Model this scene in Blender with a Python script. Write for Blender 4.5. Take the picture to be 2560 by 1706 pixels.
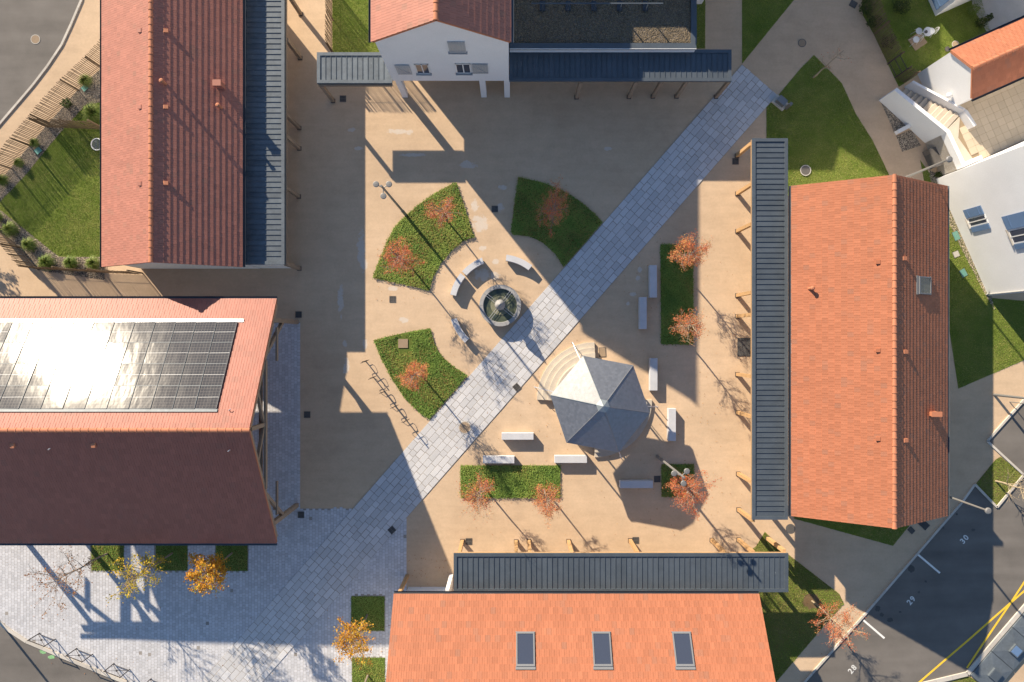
import bpy, math, random
import numpy as np
from mathutils import Vector, Matrix
R = math.radians
random.seed(7)
rng = np.random.default_rng(7)
for o in list(bpy.data.objects):
    bpy.data.objects.remove(o)
scene = bpy.context.scene
COL = scene.collection

# ------------------------------------------------------------ camera, sky, sun, exposure
CAM_H = 42.7            # drone height in metres, looking straight down
S = 40.0                # photograph pixels per metre on the ground
cam_d = bpy.data.cameras.new('camera')
cam_d.sensor_width = 36.0
cam_d.lens = 36.0 * CAM_H / 64.0
cam_d.clip_end = 2000.0
cam = bpy.data.objects.new('camera', cam_d)
cam.location = (0, 0, CAM_H)
COL.objects.link(cam)
scene.camera = cam
SUN_EL = math.atan(0.44)
SUN_DX, SUN_DY = -0.622, 0.783       # horizontal direction towards the sun
wd = bpy.data.worlds.new('World')
scene.world = wd
wd.use_nodes = True
wn = wd.node_tree
bgn = wn.nodes['Background']
sky = wn.nodes.new('ShaderNodeTexSky')
sky.sky_type = 'NISHITA'
sky.sun_disc = False
sky.sun_elevation = SUN_EL
sky.sun_rotation = math.atan2(SUN_DX, SUN_DY)
sky.altitude = 200
sky.air_density = 1.0
sky.dust_density = 0.15
sky.ozone_density = 1.8
wn.links.new(sky.outputs[0], bgn.inputs['Color'])
bgn.inputs['Strength'].default_value = 0.086
sl = bpy.data.lights.new('sun', 'SUN')
sl.energy = 5.0
sl.angle = R(0.55)
sl.color = (1.0, 0.86, 0.66)
sun = bpy.data.objects.new('sun', sl)
c_ = math.cos(SUN_EL)
sun.rotation_euler = Vector((-SUN_DX * c_, -SUN_DY * c_, -math.sin(SUN_EL))).to_track_quat('-Z', 'Y').to_euler()
sun.location = (-30, 40, 60)
COL.objects.link(sun)
scene.render.engine = 'CYCLES'
scene.view_settings.view_transform = 'Standard'
scene.view_settings.look = 'None'
scene.view_settings.gamma = 1.0
scene.view_settings.use_curve_mapping = False
scene.view_settings.exposure = 1.0

# ------------------------------------------------------------ helpers
def G(px, py):                       # photo pixel of a ground point -> metres
    return ((px - 1280) / S, (853 - py) / S)
def U(px, py, h):                    # photo pixel of a point at height h -> metres
    f = (1 - h / CAM_H) / S
    return ((px - 1280) * f, (853 - py) * f, h)

class MB:
    """collects faces; build() links them as one mesh object"""
    def __init__(s):
        s.v = []; s.f = []; s.r = []; s.n = 0
    def add(s, vs, fs, rnd=0.0):
        s.v.extend(vs)
        s.f.extend([tuple(i + s.n for i in f) for f in fs])
        s.r.extend([rnd] * len(vs))
        s.n += len(vs)
        return s
    def box(s, x0, x1, y0, y1, z0, z1, rnd=0.0):
        return s.add([(x0,y0,z0),(x1,y0,z0),(x1,y1,z0),(x0,y1,z0),(x0,y0,z1),(x1,y0,z1),(x1,y1,z1),(x0,y1,z1)],
                     [(0,3,2,1),(4,5,6,7),(0,1,5,4),(1,2,6,5),(2,3,7,6),(3,0,4,7)], rnd)
    def beam(s, p0, p1, w, h, up=(0,0,1), rnd=0.0):
        p0 = Vector(p0); p1 = Vector(p1); d = (p1 - p0).normalized(); up = Vector(up)
        if abs(d.dot(up)) > 0.98: up = Vector((0, 1, 0))
        a = d.cross(up).normalized() * (w / 2); b = a.cross(d).normalized() * (h / 2)
        vs = [tuple(p + q) for p in (p0, p1) for q in (-a-b, a-b, a+b, -a+b)]
        return s.add(vs, [(0,1,2,3),(7,6,5,4),(0,4,5,1),(1,5,6,2),(2,6,7,3),(3,7,4,0)], rnd)
    def tube(s, pts, rad, n=8, cap=True, rnd=0.0):
        if not hasattr(rad, '__len__'): rad = [rad] * len(pts)
        pts = [Vector(p) for p in pts]; vs = []; fs = []
        prev = None
        for i, p in enumerate(pts):
            d = (pts[min(i+1, len(pts)-1)] - pts[max(i-1, 0)]).normalized()
            up = Vector((0,0,1)) if abs(d.z) < 0.95 else Vector((1,0,0))
            if prev is not None: up = prev
            a = d.cross(up)
            if a.length < 1e-4: a = d.cross(Vector((0.3,1,0.2)))
            a.normalize(); b = a.cross(d).normalized(); prev = b
            for k in range(n):
                t = 2 * math.pi * k / n
                vs.append(tuple(p + a * (math.cos(t) * rad[i]) + b * (math.sin(t) * rad[i])))
        for i in range(len(pts) - 1):
            for k in range(n):
                k2 = (k + 1) % n
                fs.append((i*n+k, i*n+k2, (i+1)*n+k2, (i+1)*n+k))
        if cap:
            fs.append(tuple(range(n))); fs.append(tuple(range((len(pts)-1)*n + n - 1, (len(pts)-1)*n - 1, -1)))
        return s.add(vs, fs, rnd)
    def prism(s, poly, z0, z1, rnd=0.0, bottom=True):
        n = len(poly)
        ar = sum(poly[i][0]*poly[(i+1)%n][1] - poly[(i+1)%n][0]*poly[i][1] for i in range(n))
        if ar < 0: poly = poly[::-1]
        vs = [(x, y, z0) for x, y in poly] + [(x, y, z1) for x, y in poly]
        fs = [tuple(range(n, 2*n))] + [(i, (i+1)%n, (i+1)%n+n, i+n) for i in range(n)]
        if bottom: fs.append(tuple(range(n-1, -1, -1)))
        return s.add(vs, fs, rnd)
    def lathe(s, prof, c=(0,0,0), n=24, a0=0.0, a1=2*math.pi, rnd=0.0):
        full = abs(a1 - a0 - 2*math.pi) < 1e-6; m = n if full else n + 1
        vs = []
        for r, z in prof:
            for k in range(m):
                t = a0 + (a1 - a0) * k / n
                vs.append((c[0] + r*math.cos(t), c[1] + r*math.sin(t), c[2] + z))
        fs = []
        for i in range(len(prof) - 1):
            for k in range(n):
                k2 = (k + 1) % m
                fs.append((i*m+k, i*m+k2, (i+1)*m+k2, (i+1)*m+k))
        return s.add(vs, fs, rnd)
    def mesh(s, name, mat=None, smooth=False):
        me = bpy.data.meshes.new(name)
        me.from_pydata(s.v, [], s.f)
        if any(s.r):
            a = me.attributes.new('rnd', 'FLOAT', 'POINT')
            a.data.foreach_set('value', np.array(s.r, dtype=np.float32))
        if mat: me.materials.append(mat)
        if smooth: me.polygons.foreach_set('use_smooth', [True] * len(me.polygons))
        me.update()
        return me
    def build(s, name, mat=None, parent=None, smooth=False, label=None, kind=None):
        return link(name, s.mesh(name, mat, smooth), parent, label, kind)

def link(name, me, parent=None, label=None, kind=None):
    o = bpy.data.objects.new(name, me)
    COL.objects.link(o)
    if parent: o.parent = parent
    if label: o['label'] = label
    if kind: o['kind'] = kind
    return o
def thing(name, label, cat, loc=(0,0,0), rz=0.0, group=None):
    o = bpy.data.objects.new(name, None)
    COL.objects.link(o)
    o.empty_display_size = 0.2
    o.location = loc; o.rotation_euler = (0, 0, rz)
    o['label'] = label; o['category'] = cat
    if group: o['group'] = group
    return o
def tag(o, label, cat, group=None):
    o['label'] = label; o['category'] = cat
    if group: o['group'] = group
    return o
def copy_tree(o, parent=None):
    c = o.copy(); COL.objects.link(c); c.parent = parent
    for ch in list(o.children): copy_tree(ch, c)
    return c
def raw_mesh(name, verts, faces4, rnd, mat):
    """fast mesh of many quads / tris from numpy"""
    me = bpy.data.meshes.new(name)
    nv = len(verts); nf = len(faces4); k = faces4.shape[1]
    me.vertices.add(nv); me.vertices.foreach_set('co', verts.astype(np.float32).ravel())
    me.loops.add(nf * k); me.loops.foreach_set('vertex_index', faces4.astype(np.int32).ravel())
    me.polygons.add(nf); me.polygons.foreach_set('loop_start', np.arange(0, nf * k, k, dtype=np.int32))
    a = me.attributes.new('rnd', 'FLOAT', 'POINT'); a.data.foreach_set('value', rnd.astype(np.float32))
    me.materials.append(mat); me.polygons.foreach_set('use_smooth', np.zeros(nf, dtype=bool)); me.update(calc_edges=True); me.validate()
    return me

# ------------------------------------------------------------ materials
def srgb(r, g, b):
    f = lambda c: ((c/255) / 12.92 if c/255 <= 0.04045 else ((c/255 + 0.055) / 1.055) ** 2.4)
    return (f(r), f(g), f(b))
class NT:
    def __init__(s, name):
        s.m = bpy.data.materials.new(name); s.m.use_nodes = True
        s.t = s.m.node_tree; s.b = s.t.nodes['Principled BSDF']
    def n(s, typ, **kw):
        nd = s.t.nodes.new('ShaderNode' + typ)
        for k, v in kw.items(): setattr(nd, k, v)
        return nd
    def l(s, a, b): s.t.links.new(a, b)
    def setv(s, sock, v):
        if hasattr(v, 'is_linked') or isinstance(v, bpy.types.NodeSocket): s.l(v, sock)
        else: sock.default_value = v
    def math(s, op, a, b=0.0, clamp=False):
        nd = s.n('Math', operation=op, use_clamp=clamp)
        s.setv(nd.inputs[0], a); s.setv(nd.inputs[1], b)
        return nd.outputs[0]
    def pos(s): return s.n('NewGeometry').outputs['Position']
    def noise(s, scale, detail=3.0, rough=0.55, vec=None, dist=0.0):
        nd = s.n('TexNoise')
        nd.inputs['Scale'].default_value = scale; nd.inputs['Detail'].default_value = detail
        nd.inputs['Roughness'].default_value = rough; nd.inputs['Distortion'].default_value = dist
        s.l(vec if vec is not None else s.pos(), nd.inputs['Vector'])
        return nd.outputs['Fac']
    def ramp(s, fac, stops, interp='LINEAR'):
        nd = s.n('ValToRGB'); cr = nd.color_ramp; cr.interpolation = interp
        while len(cr.elements) < len(stops): cr.elements.new(0.5)
        for e, (p, c) in zip(cr.elements, stops):
            e.position = p; e.color = (*c, 1) if len(c) == 3 else c
        s.l(fac, nd.inputs[0])
        return nd.outputs[0]
    def mix(s, fac, a, b, mode='MIX'):
        nd = s.n('Mix', data_type='RGBA', blend_type=mode)
        s.setv(nd.inputs[0], fac)
        for sock, v in ((nd.inputs[6], a), (nd.inputs[7], b)):
            if isinstance(v, tuple): sock.default_value = (*v, 1) if len(v) == 3 else v
            else: s.l(v, sock)
        return nd.outputs[2]
    def piece(s):
        a = s.n('Attribute', attribute_name='rnd').outputs['Fac']
        o = s.n('ObjectInfo').outputs['Random']
        return s.math('FRACT', s.math('ADD', a, o))
    def bright(s, col, fac):          # col * fac (scalar)
        nd = s.n('Vector' + 'Math', operation='SCALE')
        s.l(col, nd.inputs[0]); s.l(fac, nd.inputs['Scale'])
        return nd.outputs[0]
    def bump(s, h, strength=0.4, dist=0.02):
        nd = s.n('Bump'); nd.inputs['Strength'].default_value = strength; nd.inputs['Distance'].default_value = dist
        s.l(h, nd.inputs['Height']); s.l(nd.outputs[0], s.b.inputs['Normal'])
    def out(s, col, rough=0.8, metal=0.0, spec=0.3):
        if isinstance(col, tuple): s.b.inputs['Base Color'].default_value = (*col, 1)
        else: s.l(col, s.b.inputs['Base Color'])
        s.setv(s.b.inputs['Roughness'], rough); s.b.inputs['Metallic'].default_value = metal
        s.b.inputs['Specular IOR Level'].default_value = spec
        return s.m
def lin(v, a, b, t): return None
def pmat(name, col, rough=0.8, metal=0.0, spec=0.3, var=0.12, ns=1.5, pv=0.15, fine=0.08, fs=25.0, bump=0.0, bs=60.0, specks=0.0):
    """plain painted / stone / wood surface: large and fine noise, a tone per piece"""
    t = NT(name)
    n1 = t.noise(ns, 4); n2 = t.noise(fs, 2)
    a = t.math('MULTIPLY', t.math('SUBTRACT', n1, 0.5), 2 * var * 1.6)
    b = t.math('MULTIPLY', t.math('SUBTRACT', n2, 0.5), 2 * fine * 1.6)
    p = t.math('MULTIPLY', t.math('SUBTRACT', t.piece(), 0.5), 2 * pv)
    f = t.math('ADD', t.math('ADD', a, b), t.math('ADD', p, 1.0))
    rgb = t.n('RGB'); rgb.outputs[0].default_value = (*col, 1)
    if bump: t.bump(t.noise(bs, 3), bump, 0.01)
    col_ = t.bright(rgb.outputs[0], f)
    if specks:      # lime specks and droppings
        k = t.math('MULTIPLY', t.math('SUBTRACT', t.noise(9.0, 2, 0.6), specks, True), 14.0, True)
        col_ = t.mix(t.math('MULTIPLY', k, 0.6), col_, (0.5, 0.5, 0.48))
    return t.out(col_, rough, metal, spec)
def tile_mat(name, col, dark, rough=0.75, spec=0.3, pd=0.12):
    t = NT(name)
    p = t.piece()
    q = t.math('FRACT', t.math('MULTIPLY', p, 17.31))
    c = t.ramp(p, [(0.0, dark), (pd, tuple(0.55*d + 0.45*c for d, c in zip(dark, col))), (pd + 0.06, tuple(x * 0.93 for x in col)), (1.0, tuple(x * 1.05 for x in col))])
    f = t.math('ADD', t.math('MULTIPLY', q, 0.10), t.math('ADD', t.math('MULTIPLY', t.noise(0.45, 5, 0.65), 0.20), t.math('ADD', t.math('MULTIPLY', t.noise(22, 3, 0.7), 0.30), 0.70)))
    t.bump(t.noise(70, 2), 0.15, 0.004)
    return t.out(t.bright(c, f), rough, 0.0, spec)

def sand_mat():
    t = NT('stabilised_sand')
    pos = t.pos()
    n1 = t.noise(0.13, 5, 0.6); n2 = t.noise(1.1, 5, 0.65, dist=0.4); n3 = t.noise(38, 2, 0.7)
    col = t.ramp(n1, [(0.30, (0.485, 0.355, 0.240)), (0.55, (0.560, 0.412, 0.280)), (0.75, (0.60, 0.445, 0.31))])
    mp = t.n('Mapping'); mp.inputs['Scale'].default_value = (0.35, 2.2, 1.0); mp.inputs['Rotation'].default_value = (0, 0, 0.3)
    t.l(pos, mp.inputs['Vector'])
    n4 = t.noise(1.0, 4, 0.6, vec=mp.outputs[0])
    f = t.math('ADD', t.math('ADD', t.math('MULTIPLY', n2, 0.30), t.math('ADD', t.math('MULTIPLY', n3, 0.30), t.math('MULTIPLY', t.noise(7.0, 5, 0.75), 0.30))), t.math('ADD', t.math('MULTIPLY', n4, 0.24), 0.43))
    col = t.bright(col, f)
    # pale dried lime stains, at the places where the photograph shows them
    st = [(1169,412,20,9),(1187,514,8,15),(1202,560,17,19),(1192,548,11,8),(1206,687,19,14),(1238,654,8,6),(1237,688,10,12),
          (903,625,9,42),(908,660,9,20),(852,752,7,34),(866,918,7,20),(862,860,5,8),(913,862,5,16),(1599,676,5,8),(1594,695,5,7),(1581,736,8,6),(1570,760,4,4),
          (880,325,8,5),(897,371,9,5),(981,722,10,5),(1011,800,12,6),(1033,388,30,4),(1520,372,10,4),(1256,470,12,5),(1000,330,30,6),(1468,868,12,9),
          (1180,1020,14,5),(1205,620,10,6),(1250,520,8,10)]
    warp = t.noise(2.6, 6, 0.7)
    acc = None
    for px, py, rx, ry in st:
        x, y = G(px, py)
        m = t.n('Mapping', vector_type='TEXTURE'); m.inputs['Location'].default_value = (x, y, 0)
        m.inputs['Scale'].default_value = (rx / S * 1.25, ry / S * 1.25, 1e3)
        t.l(pos, m.inputs['Vector'])
        ln = t.n('VectorMath', operation='LENGTH'); t.l(m.outputs[0], ln.inputs[0])
        v = ln.outputs['Value']
        acc = v if acc is None else t.math('MINIMUM', acc, v)
    d = t.math('ADD', acc, t.math('MULTIPLY', t.math('SUBTRACT', warp, 0.5), 2.6))
    k = t.math('MULTIPLY', t.math('SUBTRACT', 0.95, d, True), 3.0, True)
    col = t.mix(t.math('MULTIPLY', k, t.math('ADD', 0.22, t.math('MULTIPLY', t.noise(5.0, 3, 0.7), 0.6))), col, (0.60, 0.57, 0.53))
    t.bump(t.noise(45, 3, 0.7), 0.35, 0.01)
    return t.out(col, 0.95, 0.0, 0.15)

def asphalt_mat():
    t = NT('asphalt')
    pos = t.pos()
    mp = t.n('Mapping'); mp.inputs['Rotation'].default_value = (0, 0, R(-40)); mp.inputs['Scale'].default_value = (0.12, 0.9, 1)
    t.l(pos, mp.inputs['Vector'])
    n1 = t.noise(1.0, 3, 0.5, vec=mp.outputs[0]); n2 = t.noise(0.7, 5, 0.6); n3 = t.noise(60, 2, 0.8)
    f = t.math('ADD', t.math('ADD', t.math('MULTIPLY', n1, 0.7), t.math('MULTIPLY', n2, 0.5)), t.math('ADD', t.math('MULTIPLY', n3, 0.35), 0.2))
    rgb = t.n('RGB'); rgb.outputs[0].default_value = (0.158, 0.143, 0.130, 1)
    t.bump(t.noise(90, 2), 0.4, 0.006)
    return t.out(t.bright(rgb.outputs[0], f), 0.85, 0.0, 0.25)

def leaf_mat(name, stops, rough=0.7, trans=0.25):
    t = NT(name)
    c = t.ramp(t.piece(), stops)
    f = t.math('ADD', t.math('MULTIPLY', t.noise(1.4, 4, 0.6), 0.55), 0.72)
    t.out(t.bright(c, f), rough, 0.0, 0.25)
    tr = t.n('BsdfTranslucent'); t.l(t.bright(c, f), tr.inputs['Color'])
    mx = t.n('MixShader'); mx.inputs[0].default_value = trans
    t.l(t.b.outputs[0], mx.inputs[1]); t.l(tr.outputs[0], mx.inputs[2])
    t.l(mx.outputs[0], t.t.nodes['Material Output'].inputs['Surface'])
    return t.m

def lawn_soil(name, c1, c2, sc=0.8):
    t = NT(name)
    c = t.ramp(t.noise(sc, 5, 0.65), [(0.3, c1), (0.7, c2)])
    f = t.math('ADD', t.math('MULTIPLY', t.noise(30, 3, 0.7), 0.8), 0.6)
    t.bump(t.noise(40, 3), 0.5, 0.02)
    return t.out(t.bright(c, f), 0.95, 0.0, 0.1)

def wood_mat(name, c):
    t = NT(name)
    w = t.noise(6, 4, 0.6); w2 = t.noise(40, 3, 0.7)
    f = t.math('ADD', t.math('MULTIPLY', w, 0.5), t.math('ADD', t.math('MULTIPLY', w2, 0.35), 0.58))
    rgb = t.n('RGB'); rgb.outputs[0].default_value = (*c, 1)
    p = t.math('ADD', t.math('MULTIPLY', t.piece(), 0.25), 0.875)
    return t.out(t.bright(rgb.outputs[0], t.math('MULTIPLY', f, p)), 0.75, 0.0, 0.2)

M = {}
M['sand'] = sand_mat()
M['asphalt'] = asphalt_mat()
M['slab'] = pmat('granite_slab', (0.525, 0.52, 0.53), 0.8, var=0.06, ns=0.8, pv=0.10, fine=0.14, fs=30, bump=0.2)
M['sett'] = pmat('granite_sett', (0.515, 0.515, 0.54), 0.8, var=0.08, ns=0.5, pv=0.12, fine=0.12, fs=30, bump=0.25)
M['joint'] = pmat('joint_mortar', (0.22, 0.185, 0.145), 0.95, var=0.25, ns=0.6, pv=0, fine=0.2)
M['joint2'] = pmat('sett_joint', (0.30, 0.275, 0.255), 0.95, var=0.25, ns=0.6, pv=0, fine=0.2)
M['kerb'] = pmat('kerb_stone', (0.50, 0.46, 0.41), 0.85, pv=0.08)
M['bench'] = pmat('bench_stone', (0.50, 0.505, 0.53), 0.7, var=0.10, ns=2.0, pv=0.04, fine=0.12, fs=45, bump=0.15)
M['fount'] = pmat('fountain_stone', (0.30, 0.295, 0.295), 0.75, var=0.15, ns=2.5, pv=0.08, fine=0.15, fs=30, bump=0.2)
M['algae'] = pmat('mossy_stone', (0.17, 0.17, 0.115), 0.7, var=0.25, ns=3, fine=0.2)
M['step'] = pmat('step_stone', (0.52, 0.455, 0.375), 0.8, var=0.12, ns=2.0, pv=0.06, fine=0.08)
M['tile_w'] = tile_mat('terracotta_faded', (0.36, 0.145, 0.104), (0.31, 0.14, 0.10), 0.5, 0.35, pd=0.05)
M['tile_e'] = tile_mat('terracotta_orange', (0.375, 0.140, 0.076), (0.32, 0.138, 0.085), 0.6, 0.25, pd=0.07)
M['tile_b'] = tile_mat('terracotta_barn', (0.31, 0.105, 0.074), (0.27, 0.10, 0.072), 0.5, 0.3, pd=0.06)
M['ridge'] = tile_mat('terracotta_ridge', (0.45, 0.18, 0.10), (0.38, 0.155, 0.09), pd=0.05)
M['zinc'] = pmat('zinc_sheet', (0.080, 0.098, 0.120), 0.45, 0.1, 0.4, var=0.14, ns=1.6, pv=0.08, fine=0.08, fs=12, bump=0.35, bs=2.5, specks=0.74)
M['zinc_old'] = pmat('zinc_weathered', (0.108, 0.128, 0.150), 0.5, 0.1, 0.35, var=0.2, ns=2.5, pv=0.12, fine=0.12, fs=9, bump=0.35, bs=2.5, specks=0.74)
M['zinc_dark'] = pmat('gutter_metal', (0.055, 0.062, 0.075), 0.45, 0.4, 0.5, var=0.08, pv=0.0)
M['white'] = pmat('white_render', (0.70, 0.705, 0.72), 0.9, var=0.05, ns=0.7, pv=0.0, fine=0.05, fs=18, bump=0.1)
M['soffit'] = pmat('dark_interior', (0.20, 0.17, 0.14), 0.9)
M['wood'] = wood_mat('weathered_timber', (0.27, 0.205, 0.15))
M['larch'] = wood_mat('larch_post', (0.45, 0.28, 0.14))
M['picket'] = wood_mat('chestnut_picket', (0.17, 0.12, 0.078))
M['gravel'] = pmat('gravel_bed', (0.13, 0.11, 0.09), 0.95, var=0.2, fine=0.35, fs=22, bump=0.6, bs=30)
M['pebble'] = pmat('pebble', (0.42, 0.35, 0.27), 0.85, var=0.1, pv=0.45, fine=0.1)
M['pebble_g'] = pmat('pebble_roof', (0.19, 0.15, 0.10), 0.85, var=0.1, pv=0.5, fine=0.1)
M['lawn'] = lawn_soil('lawn_soil', (0.105, 0.155, 0.026), (0.215, 0.235, 0.062))
M['lawn_dry'] = lawn_soil('lawn_soil_dry', (0.10, 0.130, 0.028), (0.21, 0.165, 0.07), 0.5)
M['soil'] = lawn_soil('bed_soil', (0.085, 0.125, 0.026), (0.13, 0.155, 0.038))
M['earth'] = lawn_soil('bare_earth', (0.13, 0.085, 0.045), (0.20, 0.135, 0.075))
M['grass'] = leaf_mat('grass_blade', [(0.0, (0.150, 0.230, 0.032)), (0.45, (0.240, 0.325, 0.052)), (0.8, (0.300, 0.340, 0.072)), (1.0, (0.42, 0.37, 0.15))], 0.75, 0.3)
M['cover'] = leaf_mat('ground_cover_leaf', [(0.0, (0.125, 0.225, 0.044)), (0.45, (0.215, 0.320, 0.062)), (0.75, (0.280, 0.345, 0.072)), (0.95, (0.30, 0.245, 0.075)), (1.0, (0.20, 0.075, 0.03))], 0.65, 0.25)
M['tuft'] = leaf_mat('ornamental_grass', [(0.0, (0.10, 0.17, 0.03)), (0.6, (0.20, 0.27, 0.06)), (1.0, (0.32, 0.33, 0.12))], 0.65, 0.3)
M['shrub'] = leaf_mat('dark_shrub_leaf', [(0.0, (0.03, 0.055, 0.014)), (0.7, (0.07, 0.10, 0.022)), (1.0, (0.14, 0.15, 0.04))], 0.65, 0.2)
M['leaf_red'] = leaf_mat('red_autumn_leaf', [(0.0, (0.44, 0.095, 0.045)), (0.4, (0.60, 0.165, 0.075)), (0.75, (0.68, 0.27, 0.11)), (0.93, (0.62, 0.37, 0.12)), (1.0, (0.30, 0.25, 0.07))], 0.6, 0.3)
M['leaf_gold'] = leaf_mat('gold_autumn_leaf', [(0.0, (0.42, 0.16, 0.025)), (0.35, (0.62, 0.30, 0.03)), (0.75, (0.72, 0.43, 0.04)), (0.93, (0.62, 0.52, 0.07)), (1.0, (0.25, 0.26, 0.05))], 0.6, 0.3)
M['leaf_brown'] = leaf_mat('brown_autumn_leaf', [(0.0, (0.22, 0.085, 0.035)), (0.5, (0.40, 0.17, 0.06)), (1.0, (0.52, 0.30, 0.10))], 0.6, 0.3)
M['leaf_lime'] = leaf_mat('yellow_green_leaf', [(0.0, (0.34, 0.30, 0.03)), (0.5, (0.62, 0.47, 0.04)), (0.85, (0.72, 0.42, 0.04)), (1.0, (0.30, 0.33, 0.05))], 0.6, 0.3)
M['bark'] = pmat('bark', (0.24, 0.19, 0.155), 0.9, var=0.2, pv=0.1, fine=0.2)
M['bark_pale'] = pmat('pale_bark', (0.36, 0.29, 0.20), 0.9, var=0.2, pv=0.1, fine=0.2)
M['straw'] = leaf_mat('dry_straw', [(0.0, (0.33, 0.26, 0.10)), (1.0, (0.55, 0.46, 0.22))], 0.7, 0.2)
M['steel'] = pmat('painted_steel', (0.20, 0.195, 0.19), 0.5, 0.2, 0.4, var=0.04, pv=0.0)
M['darksteel'] = pmat('dark_steel', (0.075, 0.065, 0.065), 0.5, 0.3, 0.4, var=0.1, pv=0.1)
M['rail'] = pmat('stainless_rail', (0.62, 0.62, 0.66), 0.35, 0.6, 0.5, var=0.03, pv=0.0)
M['cast'] = pmat('cast_iron', (0.13, 0.12, 0.112), 0.7, 0.3, 0.3, var=0.2, pv=0.2)
M['cover_tan'] = pmat('manhole_infill', (0.34, 0.25, 0.17), 0.9, var=0.12)
M['concrete'] = pmat('concrete', (0.46, 0.43, 0.39), 0.9, var=0.12)
M['paint_white'] = pmat('road_paint_white', (0.72, 0.71, 0.68), 0.8, var=0.1, fine=0.15)
M['paint_yellow'] = pmat('road_paint_yellow', (0.78, 0.50, 0.045), 0.8, var=0.1, fine=0.12)
M['paint_green'] = pmat('spray_green', (0.22, 0.42, 0.20), 0.85, var=0.3, fine=0.3, fs=14)
M['slate'] = pmat('roof_slate', (0.078, 0.082, 0.094), 0.44, 0.0, 1.0, var=0.08, ns=1.5, pv=0.24, fine=0.12)
M['slate'].node_tree.nodes['Principled BSDF'].inputs['IOR'].default_value = 1.95
M['lead'] = pmat('lead_cap', (0.27, 0.30, 0.31), 0.35, 0.3, 0.5, var=0.06)
M['frame'] = pmat('skylight_frame', (0.20, 0.205, 0.215), 0.45, 0.3, 0.5, var=0.03)
M['shutter'] = pmat('grey_shutter', (0.40, 0.40, 0.405), 0.7, var=0.05)
M['blue'] = pmat('blue_shutter', (0.115, 0.19, 0.33), 0.6, var=0.06)
M['terrace'] = pmat('terrace_tile', (0.52, 0.435, 0.325), 0.75, var=0.10, ns=0.4, pv=0.07)
M['terrace_j'] = pmat('terrace_joint', (0.30, 0.23, 0.15), 0.9)
M['teal'] = pmat('teal_lid', (0.14, 0.32, 0.27), 0.6)
M['rubber'] = pmat('dark_mat', (0.07, 0.068, 0.068), 0.8, var=0.3)
M['chairwhite'] = pmat('white_metal_paint', (0.72, 0.72, 0.72), 0.5, var=0.02)
M['stain_dark'] = pmat('oil_stain', (0.075, 0.07, 0.066), 0.7, var=0.2)

def glass(name, col, rough=0.06, spec=0.5):
    t = NT(name); t.out(col, rough, 0.0, spec); return t.m
M['glass'] = glass('window_glass', (0.045, 0.055, 0.085))
M['glass_sky'] = glass('skylight_glass', (0.13, 0.14, 0.115), 0.12)
def water_mat():
    t = NT('basin_water')
    c = t.ramp(t.noise(2.5, 4, 0.6), [(0.35, (0.035, 0.05, 0.045)), (0.65, (0.12, 0.13, 0.075))])
    t.bump(t.noise(9, 2), 0.15, 0.01)
    return t.out(c, 0.06, 0.0, 0.5)
M['water'] = water_mat()
def pv_mat():
    t = NT('solar_cells')
    br = t.n('TexBrick'); br.offset = 0.0
    br.inputs['Color1'].default_value = (0.036, 0.034, 0.036, 1); br.inputs['Color2'].default_value = (0.044, 0.041, 0.042, 1)
    br.inputs['Mortar'].default_value = (0.16, 0.145, 0.13, 1); br.inputs['Scale'].default_value = 1.0
    br.inputs['Mortar Size'].default_value = 0.006; br.inputs['Brick Width'].default_value = 0.165; br.inputs['Row Height'].default_value = 0.165
    t.l(t.n('TexCoord').outputs['Object'], br.inputs['Vector'])
    # glass that scatters a little unevenly: the reflected sun breaks up into streaks
    mp = t.n('Mapping'); mp.inputs['Scale'].default_value = (1.0, 0.45, 1.0)
    t.l(t.n('TexCoord').outputs['Object'], mp.inputs['Vector'])
    p = t.n('ObjectInfo').outputs['Random']
    cv = t.n('CombineXYZ'); t.l(t.math('MULTIPLY', p, 40.0), cv.inputs[2])
    av = t.n('VectorMath', operation='ADD'); t.l(mp.outputs[0], av.inputs[0]); t.l(cv.outputs[0], av.inputs[1])
    n = t.noise(1.1, 3, 0.5, vec=av.outputs[0])
    bp = t.n('Bump'); bp.inputs['Strength'].default_value = 0.55; bp.inputs['Distance'].default_value = 0.02
    t.l(n, bp.inputs['Height']); t.l(bp.outputs[0], t.b.inputs['Normal'])
    t.l(bp.outputs[0], t.b.inputs['Coat Normal'])
    t.out(br.outputs[0], 0.07, 0.0, 0.5)
    t.b.inputs['Coat Weight'].default_value = 0.05; t.b.inputs['Coat Roughness'].default_value = 0.15; t.b.inputs['Coat Tint'].default_value = (0.95, 0.85, 0.78, 1)
    return t.m
M['pv'] = pv_mat()

# ------------------------------------------------------------ the setting: ground, roads, paths, lawns
def poly_g(pts): return [G(*p) for p in pts]
def in_poly(x, y, poly):
    c = np.zeros(len(x), bool); n = len(poly)
    for i in range(n):
        x0, y0 = poly[i]; x1, y1 = poly[(i+1) % n]
        if y0 == y1: continue
        k = ((y0 > y) != (y1 > y)) & (x < (x1 - x0) * (y - y0) / (y1 - y0) + x0)
        c ^= k
    return c
def sample_poly(poly, dens, r=rng):
    xs = [p[0] for p in poly]; ys = [p[1] for p in poly]
    x0, x1, y0, y1 = min(xs), max(xs), min(ys), max(ys)
    n = int((x1 - x0) * (y1 - y0) * dens)
    x = r.uniform(x0, x1, n); y = r.uniform(y0, y1, n)
    k = in_poly(x, y, poly)
    return x[k], y[k]
def patchy(x, y, f=0.9):
    return 0.5 + 0.22*np.sin(x*f*2.1 + 1.3*np.sin(y*f*1.7)) + 0.2*np.sin(y*f*2.6 + 1.1*np.sin(x*f*1.1 + 2)) + 0.1*np.sin(x*f*6.1 + y*f*5.3)
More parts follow.
